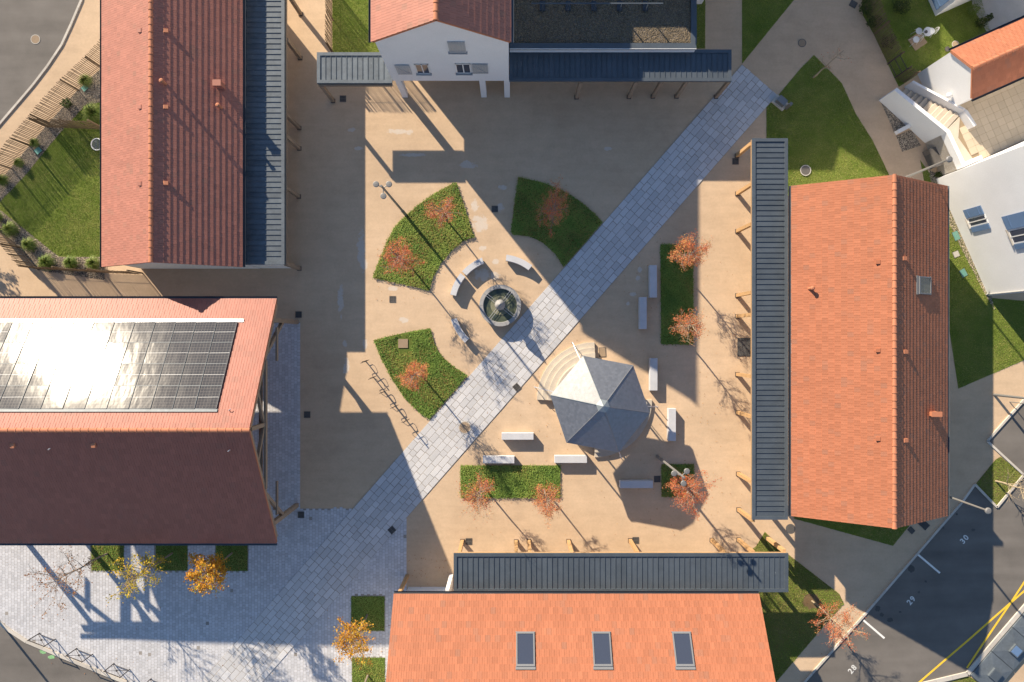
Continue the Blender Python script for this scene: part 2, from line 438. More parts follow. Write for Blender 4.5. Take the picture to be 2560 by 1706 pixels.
def leaf_quads(c, size, tilt, r=rng, aspect=0.6):
    """quads centred on points c (n,3), random heading, tilt from the horizontal"""
    n = len(c)
    a = r.uniform(0, 2*np.pi, n); t = np.abs(r.normal(0, tilt, n)); b = r.uniform(0, 2*np.pi, n)
    d = np.stack([np.cos(a)*np.cos(t), np.sin(a)*np.cos(t), np.sin(t)], 1)
    nn = np.stack([np.sin(t*0.7)*np.cos(b), np.sin(t*0.7)*np.sin(b), np.ones(n)], 1)
    w = np.cross(nn, d); w /= np.linalg.norm(w, axis=1)[:, None] + 1e-9
    sz = (size * r.uniform(0.65, 1.35, n))[:, None]
    d = d * sz * 0.5; w = w * sz * 0.5 * aspect
    v = np.stack([c - d, c + w, c + d, c - w], 1).reshape(-1, 3)
    f = np.arange(4*n).reshape(n, 4)
    return v, f
def ground_leaves(name, poly, dens, size, h, mat, label, tilt=0.42, pf=0.9, bias=0.0, skip=None, kind='stuff'):
    x, y = sample_poly(poly, dens)
    if skip is not None:
        k = ~skip(x, y); x, y = x[k], y[k]
    x = x + rng.normal(0, 0.035, len(x)); y = y + rng.normal(0, 0.035, len(x)); pa = patchy(x, y, pf)
    z = h * (0.35 + 0.65 * rng.random(len(x))) * (0.7 + 0.6 * pa) + 0.01
    v, f = leaf_quads(np.stack([x, y, z], 1), size, tilt)
    rn = np.clip(0.75*pa + bias + rng.normal(0, 0.17, len(x)), 0.01, 0.99)
    o = link(name, raw_mesh(name, v, f, np.repeat(rn, 4), mat), None, label, kind)
    return o
def grass_blades(name, poly, dens, h, mat, label, pf=0.6, bias=0.0, skip=None):
    x, y = sample_poly(poly, dens)
    if skip is not None:
        k = ~skip(x, y); x, y = x[k], y[k]
    n = len(x); a = rng.uniform(0, 2*np.pi, n); pa = patchy(x, y, pf)
    hh = h * rng.uniform(0.6, 1.3, n); ln = rng.uniform(0.4, 1.2, n) * hh
    w = 0.014 * rng.uniform(0.7, 1.6, n)
    b0 = np.stack([x - np.sin(a)*w, y + np.cos(a)*w, np.full(n, 0.006)], 1)
    b1 = np.stack([x + np.sin(a)*w, y - np.cos(a)*w, np.full(n, 0.006)], 1)
    tp = np.stack([x + np.cos(a)*ln, y + np.sin(a)*ln, hh], 1)
    v = np.stack([b0, b1, tp], 1).reshape(-1, 3); f = np.arange(3*n).reshape(n, 3)
    pa = 0.55*pa + 0.30*patchy(x*1.0, y*1.0, 2.3) + 0.15*patchy(x+9, y-4, 5.5)
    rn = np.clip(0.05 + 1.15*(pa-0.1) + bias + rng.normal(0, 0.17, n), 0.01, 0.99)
    return link(name, raw_mesh(name, v, f, np.repeat(rn, 3), mat), None, label, 'stuff')
def sheet(name, pts, z, mat, label, kind='structure'):
    p = poly_g(pts); ar = sum(p[i][0]*p[(i+1)%len(p)][1] - p[(i+1)%len(p)][0]*p[i][1] for i in range(len(p)))
    if ar < 0: p = p[::-1]
    return MB().add([(x, y, z) for x, y in p], [tuple(range(len(p)))]).build(name, mat, None, label=label, kind=kind)
def pebbles(name, poly, dens, size, mat, label, z=0.0, parent=None):
    x, y = sample_poly(poly, dens); n = len(x)
    base = np.array([(1,0,0),(0,1,0),(-1,0,0),(0,-1,0),(0,0,1)], float)
    fs = np.array([(0,1,4),(1,2,4),(2,3,4),(3,0,4)])
    a = rng.uniform(0, 6.28, n); s = size * rng.uniform(0.6, 1.4, (n, 1, 3)); s[:, :, 2] *= 0.8
    ca, sa = np.cos(a)[:, None], np.sin(a)[:, None]
    v = base[None] * s
    vx = v[..., 0]*ca - v[..., 1]*sa + x[:, None]; vy = v[..., 0]*sa + v[..., 1]*ca + y[:, None]
    v = np.stack([vx, vy, v[..., 2] + z], -1).reshape(-1, 3)
    f = (fs[None] + (np.arange(n)*5)[:, None, None]).reshape(-1, 3)
    o = link(name, raw_mesh(name, v, f, np.repeat(rng.random(n), 5), mat), parent, label, 'stuff')
    return o

g = MB().add([(-400,-400,0),(400,-400,0),(400,400,0),(-400,400,0)], [(0,1,2,3)]).build('ground', M['sand'], label='beige stabilised sand of the village square', kind='structure')

# --- diagonal slab path
PD = Vector((-0.659, -0.752)); PN = Vector((0.752, -0.659))      # along (towards lower left), across (towards lower right)
PO = Vector(G(1855, 162)); PW = 2.90; PLEN = 53.0
def on_path(x, y, m=0.0):
    dx, dy = x - PO.x, y - PO.y
    a = dx*PN.x + dy*PN.y; t = dx*PD.x + dy*PD.y
    return (a > -m) & (a < PW + m) & (t > -m) & (t < PLEN)
pc = [PO, PO + PN*PW, PO + PN*PW + PD*PLEN, PO + PD*PLEN]
path = MB().add([(p.x, p.y, 0.027) for p in pc], [(3,2,1,0)]).build('path', M['joint'], label='diagonal path of pale granite slabs crossing the square', kind='structure')
slabs = []
NR = 8; rw = PW / NR
for r_ in range(NR):
    t = -0.02 if r_ % 2 else 0.0
    t += 0.0
    while t < PLEN - 0.2:
        ln = random.choice([0.38, 0.45, 0.52, 0.6, 0.68, 0.78])
        if r_ in (0, NR-1): ln = random.choice([0.5, 0.6, 0.75])
        slabs.append((r_, t, ln)); t += ln
def slab_mesh(ln, w, rnd, mb, r_, t):
    gp = 0.009; z0, z1 = 0.006, 0.034
    hw = w/2 - gp; hl = ln/2 - gp; c = 0.008
    vs = [(-hl,-hw,z0),(hl,-hw,z0),(hl,hw,z0),(-hl,hw,z0),(-hl,-hw,z1-c),(hl,-hw,z1-c),(hl,hw,z1-c),(-hl,hw,z1-c),(-hl+c,-hw+c,z1),(hl-c,-hw+c,z1),(hl-c,hw-c,z1),(-hl+c,hw-c,z1)]
    fs = [(0,1,5,4),(1,2,6,5),(2,3,7,6),(3,0,4,7),(4,5,9,8),(5,6,10,9),(6,7,11,10),(7,4,8,11),(8,9,10,11)]
    return vs, fs
pang = math.atan2(PD.y, PD.x)
cache = {}
def slab_vis(s):
    c = PO + PD*(s[1]+s[2]/2) + PN*(rw*(s[0]+0.5)); return abs(c.x) < 32.3 and abs(c.y) < 21.6
vis = [s for s in slabs if slab_vis(s)]
vis.sort(key=lambda s: -s[2]*(1 + 0.001*random.random()))
single = set(vis[:300]); rest = MB()
for s in slabs:
    r_, t, ln = s
    c = PO + PD*(t + ln/2) + PN*(rw*(r_+0.5)); dz = random.uniform(-0.006, 0.006)
    if s in single:
        if ln not in cache:
            vs, fs = slab_mesh(ln, rw, 0, None, 0, 0)
            cache[ln] = MB().add(vs, fs).mesh('slab', M['slab'])
        o = link('slab', cache[ln], path)
        o.location = (c.x, c.y, dz); o.rotation_euler = (0, 0, pang)
    else:
        vs, fs = slab_mesh(ln, rw, 0, None, 0, 0)
        ca, sa = math.cos(pang), math.sin(pang)
        rest.add([(x*ca - y*sa + c.x, x*sa + y*ca + c.y, z + dz) for x, y, z in vs], fs, random.uniform(0.01, 0.99))
rest.build('slab_paving', M['slab'], path, kind='stuff')

# --- granite setts round the market hall
SET = poly_g([(-900,806),(750,806),(750,1272),(1016,1272),(1016,1490),(1010,1900),(380,1900),(324,1706),(149,1635),(67,1600),(18,1568),(-30,1525),(-200,1440),(-900,1300)])
sheet('pavement', [(-900,806),(750,806),(750,1272),(1016,1272),(1016,1490),(1010,1900),(380,1900),(324,1706),(149,1635),(67,1600),(18,1568),(-30,1525),(-200,1440),(-900,1300)], 0.0082, M['joint2'], 'pale granite sett pavement round the market hall')
SETTS_SKIP = [(229,346,310,1426.5),(390,1346,469,1426.5),(540,1346,619,1426.5),(878,1491,961,1577),(880.5,1644,962,1725)]
def setts():
    cw, ch = 0.19, 0.205
    vx = []; rn = []
    xs = np.arange(-33.0, -6.5, cw)
    for i, x in enumerate(xs):
        y = np.arange(-24.0, 1.3, ch) + (ch/2 if i % 2 else 0) + rng.normal(0, 0.008)
        X = np.full(len(y), x + cw/2); Y = y + ch/2
        k = in_poly(X, Y, SET) & ~on_path(X, Y, -0.12)
        for a, b, c, d in SETTS_SKIP:
            x0, y1 = G(a, b if b > 400 else 1346); x1, y0 = G(c, d)
            k &= ~((X > x0 - 0.05) & (X < x1 + 0.05) & (Y > y0 - 0.05) & (Y < y1 + 0.05))
        k &= ~((X < -16) & (Y > -8.5) & (Y < 0.9) & (X < -20))          # floor hidden under the hall roof
        vx.append(np.stack([X[k], Y[k]], 1))
    c = np.concatenate(vx); n = len(c)
    g_ = 0.0042; hw = cw/2 - g_ + rng.normal(0, 0.0015, n); hh = ch/2 - g_ + rng.normal(0, 0.002, n); z = 0.0105 + rng.normal(0, 0.0008, n)
    q = []
    for zz, ins in ((0.0, 0.0), (None, 0.003)):
        for sx, sy in ((-1,-1),(1,-1),(1,1),(-1,1)):
            q.append(np.stack([c[:,0] + sx*(hw-ins), c[:,1] + sy*(hh-ins), z if zz is None else np.zeros(n)], 1))
    v = np.stack(q, 1).reshape(-1, 3)
    fs = np.array([(4,5,6,7),(0,1,5,4),(1,2,6,5),(2,3,7,6),(3,0,4,7)])
    f = (fs[None] + (np.arange(n)*8)[:, None, None]).reshape(-1, 4)
    return raw_mesh('sett', v, f, np.repeat(rng.random(n), 8), M['sett'])
link('sett_paving', setts(), None, 'small grey granite setts laid in rows', 'stuff')

# --- roads and kerbs
def kerb(pts, w, h, name='kerb', label='pale stone kerb along the road', z0=0.0):
    mb = MB(); P = [Vector(G(*p)) for p in pts]
    # split into stones about a metre long
    k = link(name, MB().box(0,0.001,0,0.001,-0.02,-0.01).mesh(name, M['kerb']), None, label, 'structure')
    i = 0
    for a, b in zip(P[:-1], P[1:]):
        L = (b - a).length; n = max(1, round(L)); d = (b - a) / n; u = d.normalized()
        for j in range(n):
            p = a + d*j; q = a + d*(j+1)
            m = MB().beam((0.004,0,0), (d.length-0.004,0,0), w, h).mesh('kerb_stone', M['kerb'])
            o = link('kerb_stone', m, k); o.location = (p.x, p.y, z0 + h/2); o.rotation_euler = (0,0,math.atan2(u.y,u.x))
    return k
nwr = [(205,-40),(205,0),(196,21),(178.5,62),(155,113),(119,167),(83,214),(42,262),(0,311),(-40,358)]
sheet('road', nwr + [(-300,358),(-300,-60)], 0.005, M['asphalt'], 'grey asphalt road curving past the corner garden')
kerb(nwr, 0.13, 0.07, label='curved pale kerb beside the road at the garden corner')
swr = [(-60,1500),(-30,1528),(0,1556),(18,1571),(67,1603),(149,1638),(324,1709),(420,1748)]
sheet('road', swr + [(420,1900),(-300,1900),(-300,1450)], 0.0125, M['asphalt'], 'grey asphalt road below the sett pavement')
kerb(swr, 0.20, 0.08, label='pale kerb between the sett pavement and the road')
park = [(2004,1712),(2158,1540),(2404,1256),(2436,1211)]
sheet('road', [(1990,1730),(2158,1540),(2404,1256),(2436,1211),(2491,1268),(2558,1187.5),(2466.7,1103),(2560,999),(2700,840),(2700,1360),(2560,1515),(2474,1617),(2417,1682),(2312,1712)], 0.005, M['asphalt'], 'dark asphalt parking lane with numbered bays')
kerb(park, 0.13, 0.07, label='kerb along the numbered parking bays')
kerb([(2436,1211),(2491,1268),(2558,1187.5),(2466.7,1103),(2600,954)], 0.13, 0.09, label='kerb round the planted corner of the parking lane')
kerb([(2300,1712),(2417,1684),(2474,1617),(2600,1470)], 0.26, 0.09, label='broad kerb along the far side of the parking lane')
def strip(name, a, b, w, z, mat, label):
    A = Vector(G(*a)); B = Vector(G(*b)); n = Vector((-(B-A).y, (B-A).x)).normalized()*w/2
    return MB().add([(*(A-n), z), (*(B-n), z), (*(B+n), z), (*(A+n), z)], [(0,1,2,3)]).build(name, mat, label=label, kind='structure')
strip('bay_line', (2295,1387), (2349.5,1433), 0.12, 0.010, M['paint_white'], 'white painted line between parking bays 29 and 30')
strip('bay_line', (2158.5,1551), (2211,1596), 0.12, 0.010, M['paint_white'], 'white painted line between parking bays 28 and 29')
def ystrip(pts, w, z, label):
    P = [Vector(G(*p)) for p in pts]; vs = []
    for i, p in enumerate(P):
        d = (P[min(i+1,len(P)-1)] - P[max(i-1,0)]).normalized(); n = Vector((-d.y, d.x))*w/2
        vs += [(*(p-n), z), (*(p+n), z)]
    fs = [(2*i, 2*i+2, 2*i+3, 2*i+1) for i in range(len(P)-1)]
    return MB().add(vs, fs).build('yellow_line', M['paint_yellow'], label=label, kind='structure')
ystrip([(2290,1713),(2358,1654),(2420,1601),(2489,1540),(2560,1478),(2640,1408)], 0.12, 0.010, 'long yellow line painted along the parking lane')
ystrip([(2417,1670),(2450,1620),(2485,1568),(2528,1505),(2560,1456),(2600,1395)], 0.12, 0.014, 'second yellow line crossing the long one')
# bay numbers as flat painted lettering
def number(txt, px, py, ang, size=0.48):
    cu = bpy.data.curves.new('bay_number', 'FONT'); cu.body = txt; cu.size = size; cu.align_x = 'CENTER'; cu.align_y = 'CENTER'; cu.offset = 0.012; cu.space_character = 1.25
    o = bpy.data.objects.new('bay_number', cu); COL.objects.link(o)
    dg = bpy.context.evaluated_depsgraph_get()
    me = bpy.data.meshes.new_from_object(o.evaluated_get(dg)); bpy.data.objects.remove(o)
    me.materials.clear(); me.materials.append(M['paint_white'])
    o = link('bay_number', me, None, 'painted parking number ' + txt, 'structure'); x, y = G(px, py)
    o.location = (x, y, 0.011); o.rotation_euler = (0, 0, ang)
number('28', 2131, 1674, R(48)); number('29', 2278, 1502, R(48)); number('30', 2411, 1349, R(48))
def blot(name, px, py, rx, ry, z, mat, label, n=18, seed=1, parent=None):
    r = random.Random(seed); x, y = G(px, py)
    vs = [(x + rx/S*math.cos(t)*w, y + ry/S*math.sin(t)*w, z) for t, w in [(2*math.pi*i/n, r.uniform(0.75, 1.15)) for i in range(n)]]
    return MB().add(vs, [tuple(range(n))]).build(name, mat, parent, label=label, kind='structure')
for i, (a, b, c, d) in enumerate([(2278,1422,8,10),(2194,1522,7,8),(2204,1537,5,5),(2225,1550,8,6),(2314,1454,3,3),(2297,1481,3,3),(2433,1325,5,4),(2250,1530,4,3),(2392,1286,3,3),(2358,1320,3,3)]):
    blot('oil_stain', a, b, c, d, 0.0085, M['stain_dark'], 'dark oil stain on the parking asphalt', seed=i)
for i, (a, b, c, d) in enumerate([(108,1629,9,6),(129,1643,9,5),(142,1638,4,3)]):
    blot('paint_mark', a, b, c, d, 0.0165, M['paint_green'], 'faded green spray mark on the road', seed=40+i)
blot('bare_patch', 2028, 1503, 24, 20, 0.013, M['earth'], 'bare earth patch round the young tree', seed=77)

# --- lawns
LAWNS = [
 ('lawn', [(262,255),(262,643),(148,643),(5,529),(-30,500),(0,505),(68,434),(110,381),(158,324),(215,262)], 'fresh green lawn inside the corner garden', 0.0, M['lawn']),
 ('lawn', [(831,-60),(831,134),(1000,134),(1000,-60)], 'sunny strip of lawn beside the tall white house', 0.05, M['lawn']),
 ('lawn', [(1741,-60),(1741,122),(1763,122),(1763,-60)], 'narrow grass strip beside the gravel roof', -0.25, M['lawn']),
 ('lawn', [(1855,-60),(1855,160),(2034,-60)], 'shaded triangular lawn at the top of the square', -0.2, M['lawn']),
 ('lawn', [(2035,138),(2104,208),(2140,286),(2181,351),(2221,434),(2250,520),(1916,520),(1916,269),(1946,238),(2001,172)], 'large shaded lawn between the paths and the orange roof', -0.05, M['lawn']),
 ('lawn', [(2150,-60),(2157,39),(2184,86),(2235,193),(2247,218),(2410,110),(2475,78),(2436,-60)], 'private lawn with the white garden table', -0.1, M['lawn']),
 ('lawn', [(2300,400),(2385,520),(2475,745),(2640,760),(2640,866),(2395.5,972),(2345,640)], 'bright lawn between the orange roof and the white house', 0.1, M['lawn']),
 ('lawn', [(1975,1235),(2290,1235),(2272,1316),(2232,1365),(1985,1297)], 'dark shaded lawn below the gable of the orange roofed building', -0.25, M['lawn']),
 ('lawn', [(1890,1366),(1912,1330),(1935,1352),(1975,1390),(2098,1485),(2110,1510),(2050,1577),(1945,1700),(1900,1760),(1840,1760),(1840,1400)], 'lawn beside the lower zinc canopy', 0.05, M['lawn_dry']),
 ('lawn', [(2436,1214),(2488,1150),(2501,1142),(2556,1188),(2491,1265)], 'planted corner of rough grass by the parking lane', 0.05, M['lawn_dry']),
 ('lawn', [(2345,1715),(2413,1692),(2425,1692),(2455,1715)], 'scrap of grass beside the grey container lids', 0.0, M['lawn_dry']),
]
tree_pits = [(2028,1503,0.55)]
for i, (nm, pts, lab, bias, mt) in enumerate(LAWNS):
    sheet(nm, pts, 0.006 + 0.0005*i, mt, lab)
    sk = (lambda x, y: (np.hypot(x - G(2028,1503)[0], y - G(2028,1503)[1]) < 0.5)) if i == 8 else None
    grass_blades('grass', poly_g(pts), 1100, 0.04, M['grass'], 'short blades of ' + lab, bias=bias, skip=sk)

# --- planting beds
BN = [((1100,140),(1335,850),(1190,905),(1040,1030),(960,1120),(900,1190),(845,1290),(800,1370),(770,1460),(755,1550),(560,1500),(300,1445),(15,1385),(60,1240),(130,1080),(205,890),(300,720),(390,620),(480,540),(620,425),(780,310),(940,215))]
def zp(pts, ox, oy, k): return [(ox + x/k, oy + y/k) for x, y in pts]
BEDS = [
 ('fan shaped bed of green ground cover with two red trees', zp(BN[0], 930, 430, 5.225)),
 ('shaded fan shaped bed beside the upper half of the slab path', zp([(120,150),(230,170),(350,200),(500,265),(600,325),(680,385),(760,455),(826,525),(498,900),(470,850),(430,790),(330,700),(265,665),(200,640),(80,630),(60,610),(85,400)], 1260, 400, 3.361)),
 ('fan shaped bed of green ground cover beside the bicycle stands', zp([(990,105),(1230,45),(1465,5),(1480,70),(1500,130),(1535,200),(1580,260),(1680,340),(1776,400),(1455,768),(1350,690),(1250,590),(1150,440),(1100,350),(1060,270)], 640, 820, 3.361)),
 ('long shaded bed between the stone benches and the right canopy', [(1651,612),(1732,612),(1732,861),(1653,861)]),
 ('rectangular bed with two red trees above the lower canopy', [(1152,1164),(1400,1164),(1400,1244),(1152,1244)]),
 ('small square bed beneath the right hand lamp', [(1653.5,1161),(1734,1161),(1734,1242),(1654,1242)]),
 ('square planting pit of the nearly bare tree', [(229,1340),(310,1340),(310,1426.5),(229,1426.5)]),
 ('square planting pit of the yellow green tree', [(390,1340),(469,1340),(469,1426.5),(390,1426.5)]),
 ('square planting pit of the golden tree by the hall', [(540,1340),(619,1340),(619,1427.5),(540,1427.5)]),
 ('square planting pit of the orange tree by the lower roof', [(878,1491),(961,1491),(961,1577),(878,1577)]),
 ('square planting pit at the lower edge of the picture', [(880.5,1644),(962,1644),(962,1725),(880.5,1725)]),
]
for i, (lab, pts) in enumerate(BEDS):
    p = poly_g(pts)
    sheet('planting_bed', pts, 0.016 + 0.0004*i, M['soil'], lab)
    sk = None
    if i == 2:
        cx, cy = G(1008, 859); sk = lambda x, y, cx=cx, cy=cy: (np.hypot(x-cx, y-cy) < 0.55 + 0.25*rng.random(len(x)))
    big = i < 6
    ground_leaves('ground_cover', p, 1300 if big else 700, 0.075 if big else 0.06, 0.13 if big else 0.05, M['cover'], 'leafy ground cover of the ' + lab, bias=0.0 if big else 0.08, skip=sk)
x_, y_ = G(1008, 859)
tag(MB().box(x_-0.3, x_+0.3, y_-0.28, y_+0.28, 0.02, 0.06).build('inspection_cover', M['cover_tan']), 'square tan inspection cover set in the lower fan shaped bed', 'cover')

# --- gravel strips
GR = [[(262,643),(262,700),(94.5,676),(51,623),(0,577),(-40,545),(-40,500),(5,529),(148,643)],
      [(262,160),(262,255),(215,262),(158,324),(110,381),(68,434),(0,505),(-40,500),(27.5,420),(122,308),(195,225),(255,170)],
      [(2352,486),(2390,520),(2478,738),(2486,775),(2466,742),(2412,640),(2376,566),(2350,520)],
      [(2203,258),(2266,314),(2235,330)], [(2240,340),(2278,325),(2302,364),(2255,380)], [(2322,425),(2350,440),(2372,470),(2330,470)]]
for i, pts in enumerate(GR):
    sheet('gravel_strip', pts, 0.0145 + 0.0004*i, M['gravel'], ['gravel border along the lower garden fence','gravel border along the upper garden fence','pebble strip at the foot of the white house','dark gravel triangle beside the outside stair','gravel patch beside the outside stair','gravel patch behind the parking entrance lamp'][i])
    pebbles('pebbles', poly_g(pts), 420, 0.034, M['pebble'], 'loose pebbles of the ' + ['lower garden border','upper garden border','strip by the white house','dark triangle by the stair','patch by the stair','patch behind the lamp'][i], 0.012)
sheet('patio', [(2432,20),(2470,86),(2570,46),(2640,-60),(2420,-60)], 0.012, M['concrete'], 'pale concrete patio behind the private lawn')
# fallen leaves
def fallen():
    x = np.concatenate([rng.uniform(*sorted((G(a,0)[0], G(c,0)[0])), n) for a,b,c,d,n in FL]); 
    y = np.concatenate([rng.uniform(*sorted((G(0,b)[1], G(0,d)[1])), n) for a,b,c,d,n in FL])
    v, f = leaf_quads(np.stack([x, y, np.full(len(x), 0.045)], 1), 0.065, 0.3)
    return raw_mesh('fallen_leaves', v, f, np.repeat(rng.random(len(x)), 4), M['leaf_brown'])
FL = [(1100,880,1420,1080,40),(1390,850,1480,1160,30),(1140,1080,1480,1340,60),(1500,1020,1800,1340,80),(1560,560,1860,900,60),(1020,1380,1130,1480,60),(880,1560,990,1640,60),(940,560,1160,760,60),(1330,460,1430,640,30),(60,1430,640,1700,60),(1880,1480,2160,1640,70),(640,1460,980,1690,40),(1740,880,1860,1300,60)]
link('fallen_leaves', fallen(), None, 'brown fallen leaves scattered over the square', 'stuff')

# ------------------------------------------------------------ buildings
def tile_mesh(w, l, t, mat, tail=0.2):
    """one flat interlocking tile: x across, y up the slope, z out; thick lower lip, groove down the middle"""
    g = 0.004; hw = w/2 - g; a = 0.014
    zl, zu = t, t*tail
    y0, y1 = 0.0, l
    prof = [(-hw,-0.002),(-hw,0),(-a,0),(0,-0.006),(a,0),(hw,0),(hw,-0.002)]
    xs = [-hw,-a,0,a,hw]; dz = [0,0,-0.007,0,0]
    vs = [(x, y0, -0.01) for x in xs] + [(x, y0, zl+d) for x, d in zip(xs, dz)] + [(x, y1, zu+d) for x, d in zip(xs, dz)]
    fs = []
    for i in range(4):
        fs.append((i, i+1, i+6, i+5)); fs.append((i+5, i+6, i+11, i+10))
    vs += [(-hw, y1, -0.01), (hw, y1, -0.01)]
    fs.append((0, 5, 10, 15)); fs.append((4, 16, 14, 9))
    return vs, fs
def visible(p, m=20):
    f = S / (1 - p[2]/CAM_H); return -1280-m < p[0]*f < 1280+m and -853-m < p[1]*f < 853+m

class Gable:
    """gabled building in its own frame: u along the ridge, v across"""
    def __init__(s, name, label, cat, c, rz, half_len, half_w, he, hr):
        s.o = thing(name, label, cat, (c[0], c[1], 0), rz)
        s.c = c; s.rz = rz; s.L = half_len; s.W = half_w; s.he = he; s.hr = hr
        s.al = math.atan2(hr - he, half_w); s.sl = math.hypot(hr - he, half_w)
        s.mw = Matrix.Translation((c[0], c[1], 0)) @ Matrix.Rotation(rz, 4, 'Z')
    def slope_matrix(s, side, u, d):
        """frame on slope 'side' (+1: +v) at distance d up from the eave"""
        ca, sa = math.cos(s.al), math.sin(s.al)
        X = Vector((-side,0,0)); Y = Vector((0,-side*ca,sa)); Z = Vector((0,side*sa,ca))
        p = Vector((u, side*s.W, s.he)) + Y*d
        return Matrix(((X.x,Y.x,Z.x,p.x),(X.y,Y.y,Z.y,p.y),(X.z,Y.z,Z.z,p.z),(0,0,0,1)))
    def solve(s, px, py, side):
        """photo pixel -> (u, d) on a roof slope"""
        q = Vector(((px-1280)/S, (853-py)/S, 0)); cam0 = Vector((0,0,CAM_H)); d = q - cam0
        inv = (s.mw @ s.slope_matrix(side, 0, 0)).inverted()
        a = inv @ cam0; b = inv @ q; t = a.z / (a.z - b.z); r = a + (b - a)*t
        return -side*r.x, r.y
    def deck(s, mat_edge, thick=0.10, under=0.035):
        mb = MB()
        for sd in (1, -1):
            m = s.slope_matrix(sd, 0, 0)
            vs = [m @ Vector((x, y, z)) for z in (-thick-under, -under) for x, y in ((-s.L,0.02),(s.L,0.02),(s.L,s.sl),(-s.L,s.sl))]
            mb.add([tuple(v) for v in vs], [(0,3,2,1),(4,5,6,7),(0,1,5,4),(1,2,6,5),(2,3,7,6),(3,0,4,7)])
        s.roof = mb.build('roof', mat_edge, s.o)
        return s.roof
    def tiles(s, mat, w, e, lip, skip=None, both=(1,-1), nmax=300, lips=None):
        rnd = random.Random(hash(s.c) & 999)
        n = int((s.sl - 0.02) / e); e = (s.sl - 0.03) / n; nu = int(2*s.L / w); w = 2*s.L / nu
        cand = []
        for sd in both:
            for k in range(n):
                sh = 0.0 if k % 2 else 0.5
                for j in range(nu + (1 if sh == 0.5 else 0)):
                    if sh == 0.5:
                        u = -s.L + j*w
                        if j == 0: u += w*0.25
                        if j == nu: u -= w*0.25
                        hw = w/2 if j in (0, nu) else w
                    else:
                        u = -s.L + (j+0.5)*w; hw = w
                    if skip and skip(sd, u, (k+0.5)*e): continue
                    cand.append((sd, k, u, hw))
        def key(t):
            p = s.mw @ s.slope_matrix(t[0], t[2], (t[1]+0.5)*e).translation
            return p
        vis_ = [(i, key(t)) for i, t in enumerate(cand)]
        vis_ = [(i, p) for i, p in vis_ if visible(p, 0) and abs(cand[i][3] - w) < 1e-6]
        vis_.sort(key=lambda q: -q[1].z + 0.002*(abs(q[1].x)+abs(q[1].y)))
        single = set(i for i, p in vis_[:nmax])
        lp = lambda sd: (lips or {}).get(sd, lip)
        meshes = {}; rest = MB()
        for i, (sd, k, u, hw) in enumerate(cand):
            m = s.slope_matrix(sd, u, k*e)
            tl = e + (0.05 if k < n-1 else 0.0)
            jig = Matrix.Translation((0, rnd.uniform(-0.004,0.004), rnd.uniform(0,0.003)))
            if i in single:
                kk = (sd, k == n-1)
                if kk not in meshes:
                    vs, fs = tile_mesh(w, tl, lp(sd), mat, -0.1); meshes[kk] = MB().add(vs, fs).mesh('tile', mat)
                o = link('tile', meshes[kk], s.roof); o.matrix_local = m @ jig
            else:
                p = s.mw @ m.translation
                if not visible(p, 130): continue
                vs, fs = tile_mesh(hw, tl, lp(sd), mat, -0.1); mm = m @ jig
                rest.add([tuple(mm @ Vector(v)) for v in vs], fs, rnd.uniform(0.01, 0.99))
        rest.build('tile_covering', mat, s.roof, kind='stuff')
    def ridge(s, mat, r=0.12, ln=0.40):
        n = int(2*s.L/ln); ln = 2*s.L/n; N = 8
        vs = []; 
        for x, rr in ((0, r), (ln+0.03, r*0.86)):
            for k in range(N+1):
                t = math.pi*(-0.08 + 1.16*k/N); vs.append((x, rr*math.cos(t), rr*0.72*math.sin(t)))
        fs = [(k, k+1, N+2+k, N+1+k) for k in range(N)] + [tuple(range(N, -1, -1)), tuple(range(N+1, 2*N+2))]
        # a small raised collar at the lower end of each cap
        for x, rr in ((-0.012, r*1.14), (0.05, r*1.14)):
            for k in range(N+1):
                t = math.pi*(-0.08 + 1.16*k/N); vs.append((x, rr*math.cos(t), rr*0.74*math.sin(t)))
        b = 2*N+2
        fs += [(b+k, b+k+1, b+N+2+k, b+N+1+k) for k in range(N)] + [tuple(range(b+N, b-1, -1)), tuple(range(b+N+1, b+2*N+2))]
        me = MB().add(vs, fs).mesh('ridge_tile', mat)
        for j in range(n):
            u = -s.L + j*ln
            if not visible(s.mw @ Vector((u, 0, s.hr)), 60): continue
            o = link('ridge_tile', me, s.roof); o.location = (u, 0, s.hr - 0.02)
    def gutter(s, side, mat, r=0.075):
        mb = MB(); N = 6; vs = []
        v0 = side*(s.W + r*0.9); z0 = s.he - 0.03
        for u in (-s.L, s.L):
            for k in range(N+1):
                t = math.pi + math.pi*k/N; vs.append((u, v0 + r*math.cos(t), z0 + r*math.sin(t)))
            for k in range(N+1):
                t = math.pi + math.pi*k/N; vs.append((u, v0 + (r-0.012)*math.cos(t), z0 + (r-0.012)*math.sin(t)))
        m = 2*(N+1); fs = []
        for k in range(N): fs += [(k, m+k, m+k+1, k+1), (N+1+k, N+2+k, m+N+2+k, m+N+1+k)]
        fs += [(0, N+1, m+N+1, m), (N, m+N, m+2*N+1, 2*N+1)]
        mb.add(vs, fs)
        return mb.build('gutter', mat, s.o)
    def wall(s, mat, uo=0.12, vo=0.15, z0=0.0, u0=None, u1=None):
        W = s.W - vo; a = -s.L + uo if u0 is None else u0; b = s.L - uo if u1 is None else u1
        zt = lambda v: s.hr - abs(v)/s.W*(s.hr - s.he) - 0.17
        pr = [(-W,z0),(W,z0),(W,zt(W)),(0,zt(0)),(-W,zt(W))]
        vs = [(a,v,z) for v,z in pr] + [(b,v,z) for v,z in pr]
        fs = [(0,4,3,2,1),(5,6,7,8,9)] + [(i,(i+1)%5,5+(i+1)%5,5+i) for i in range(5)]
        return MB().add(vs, fs).build('wall', mat, s.o)
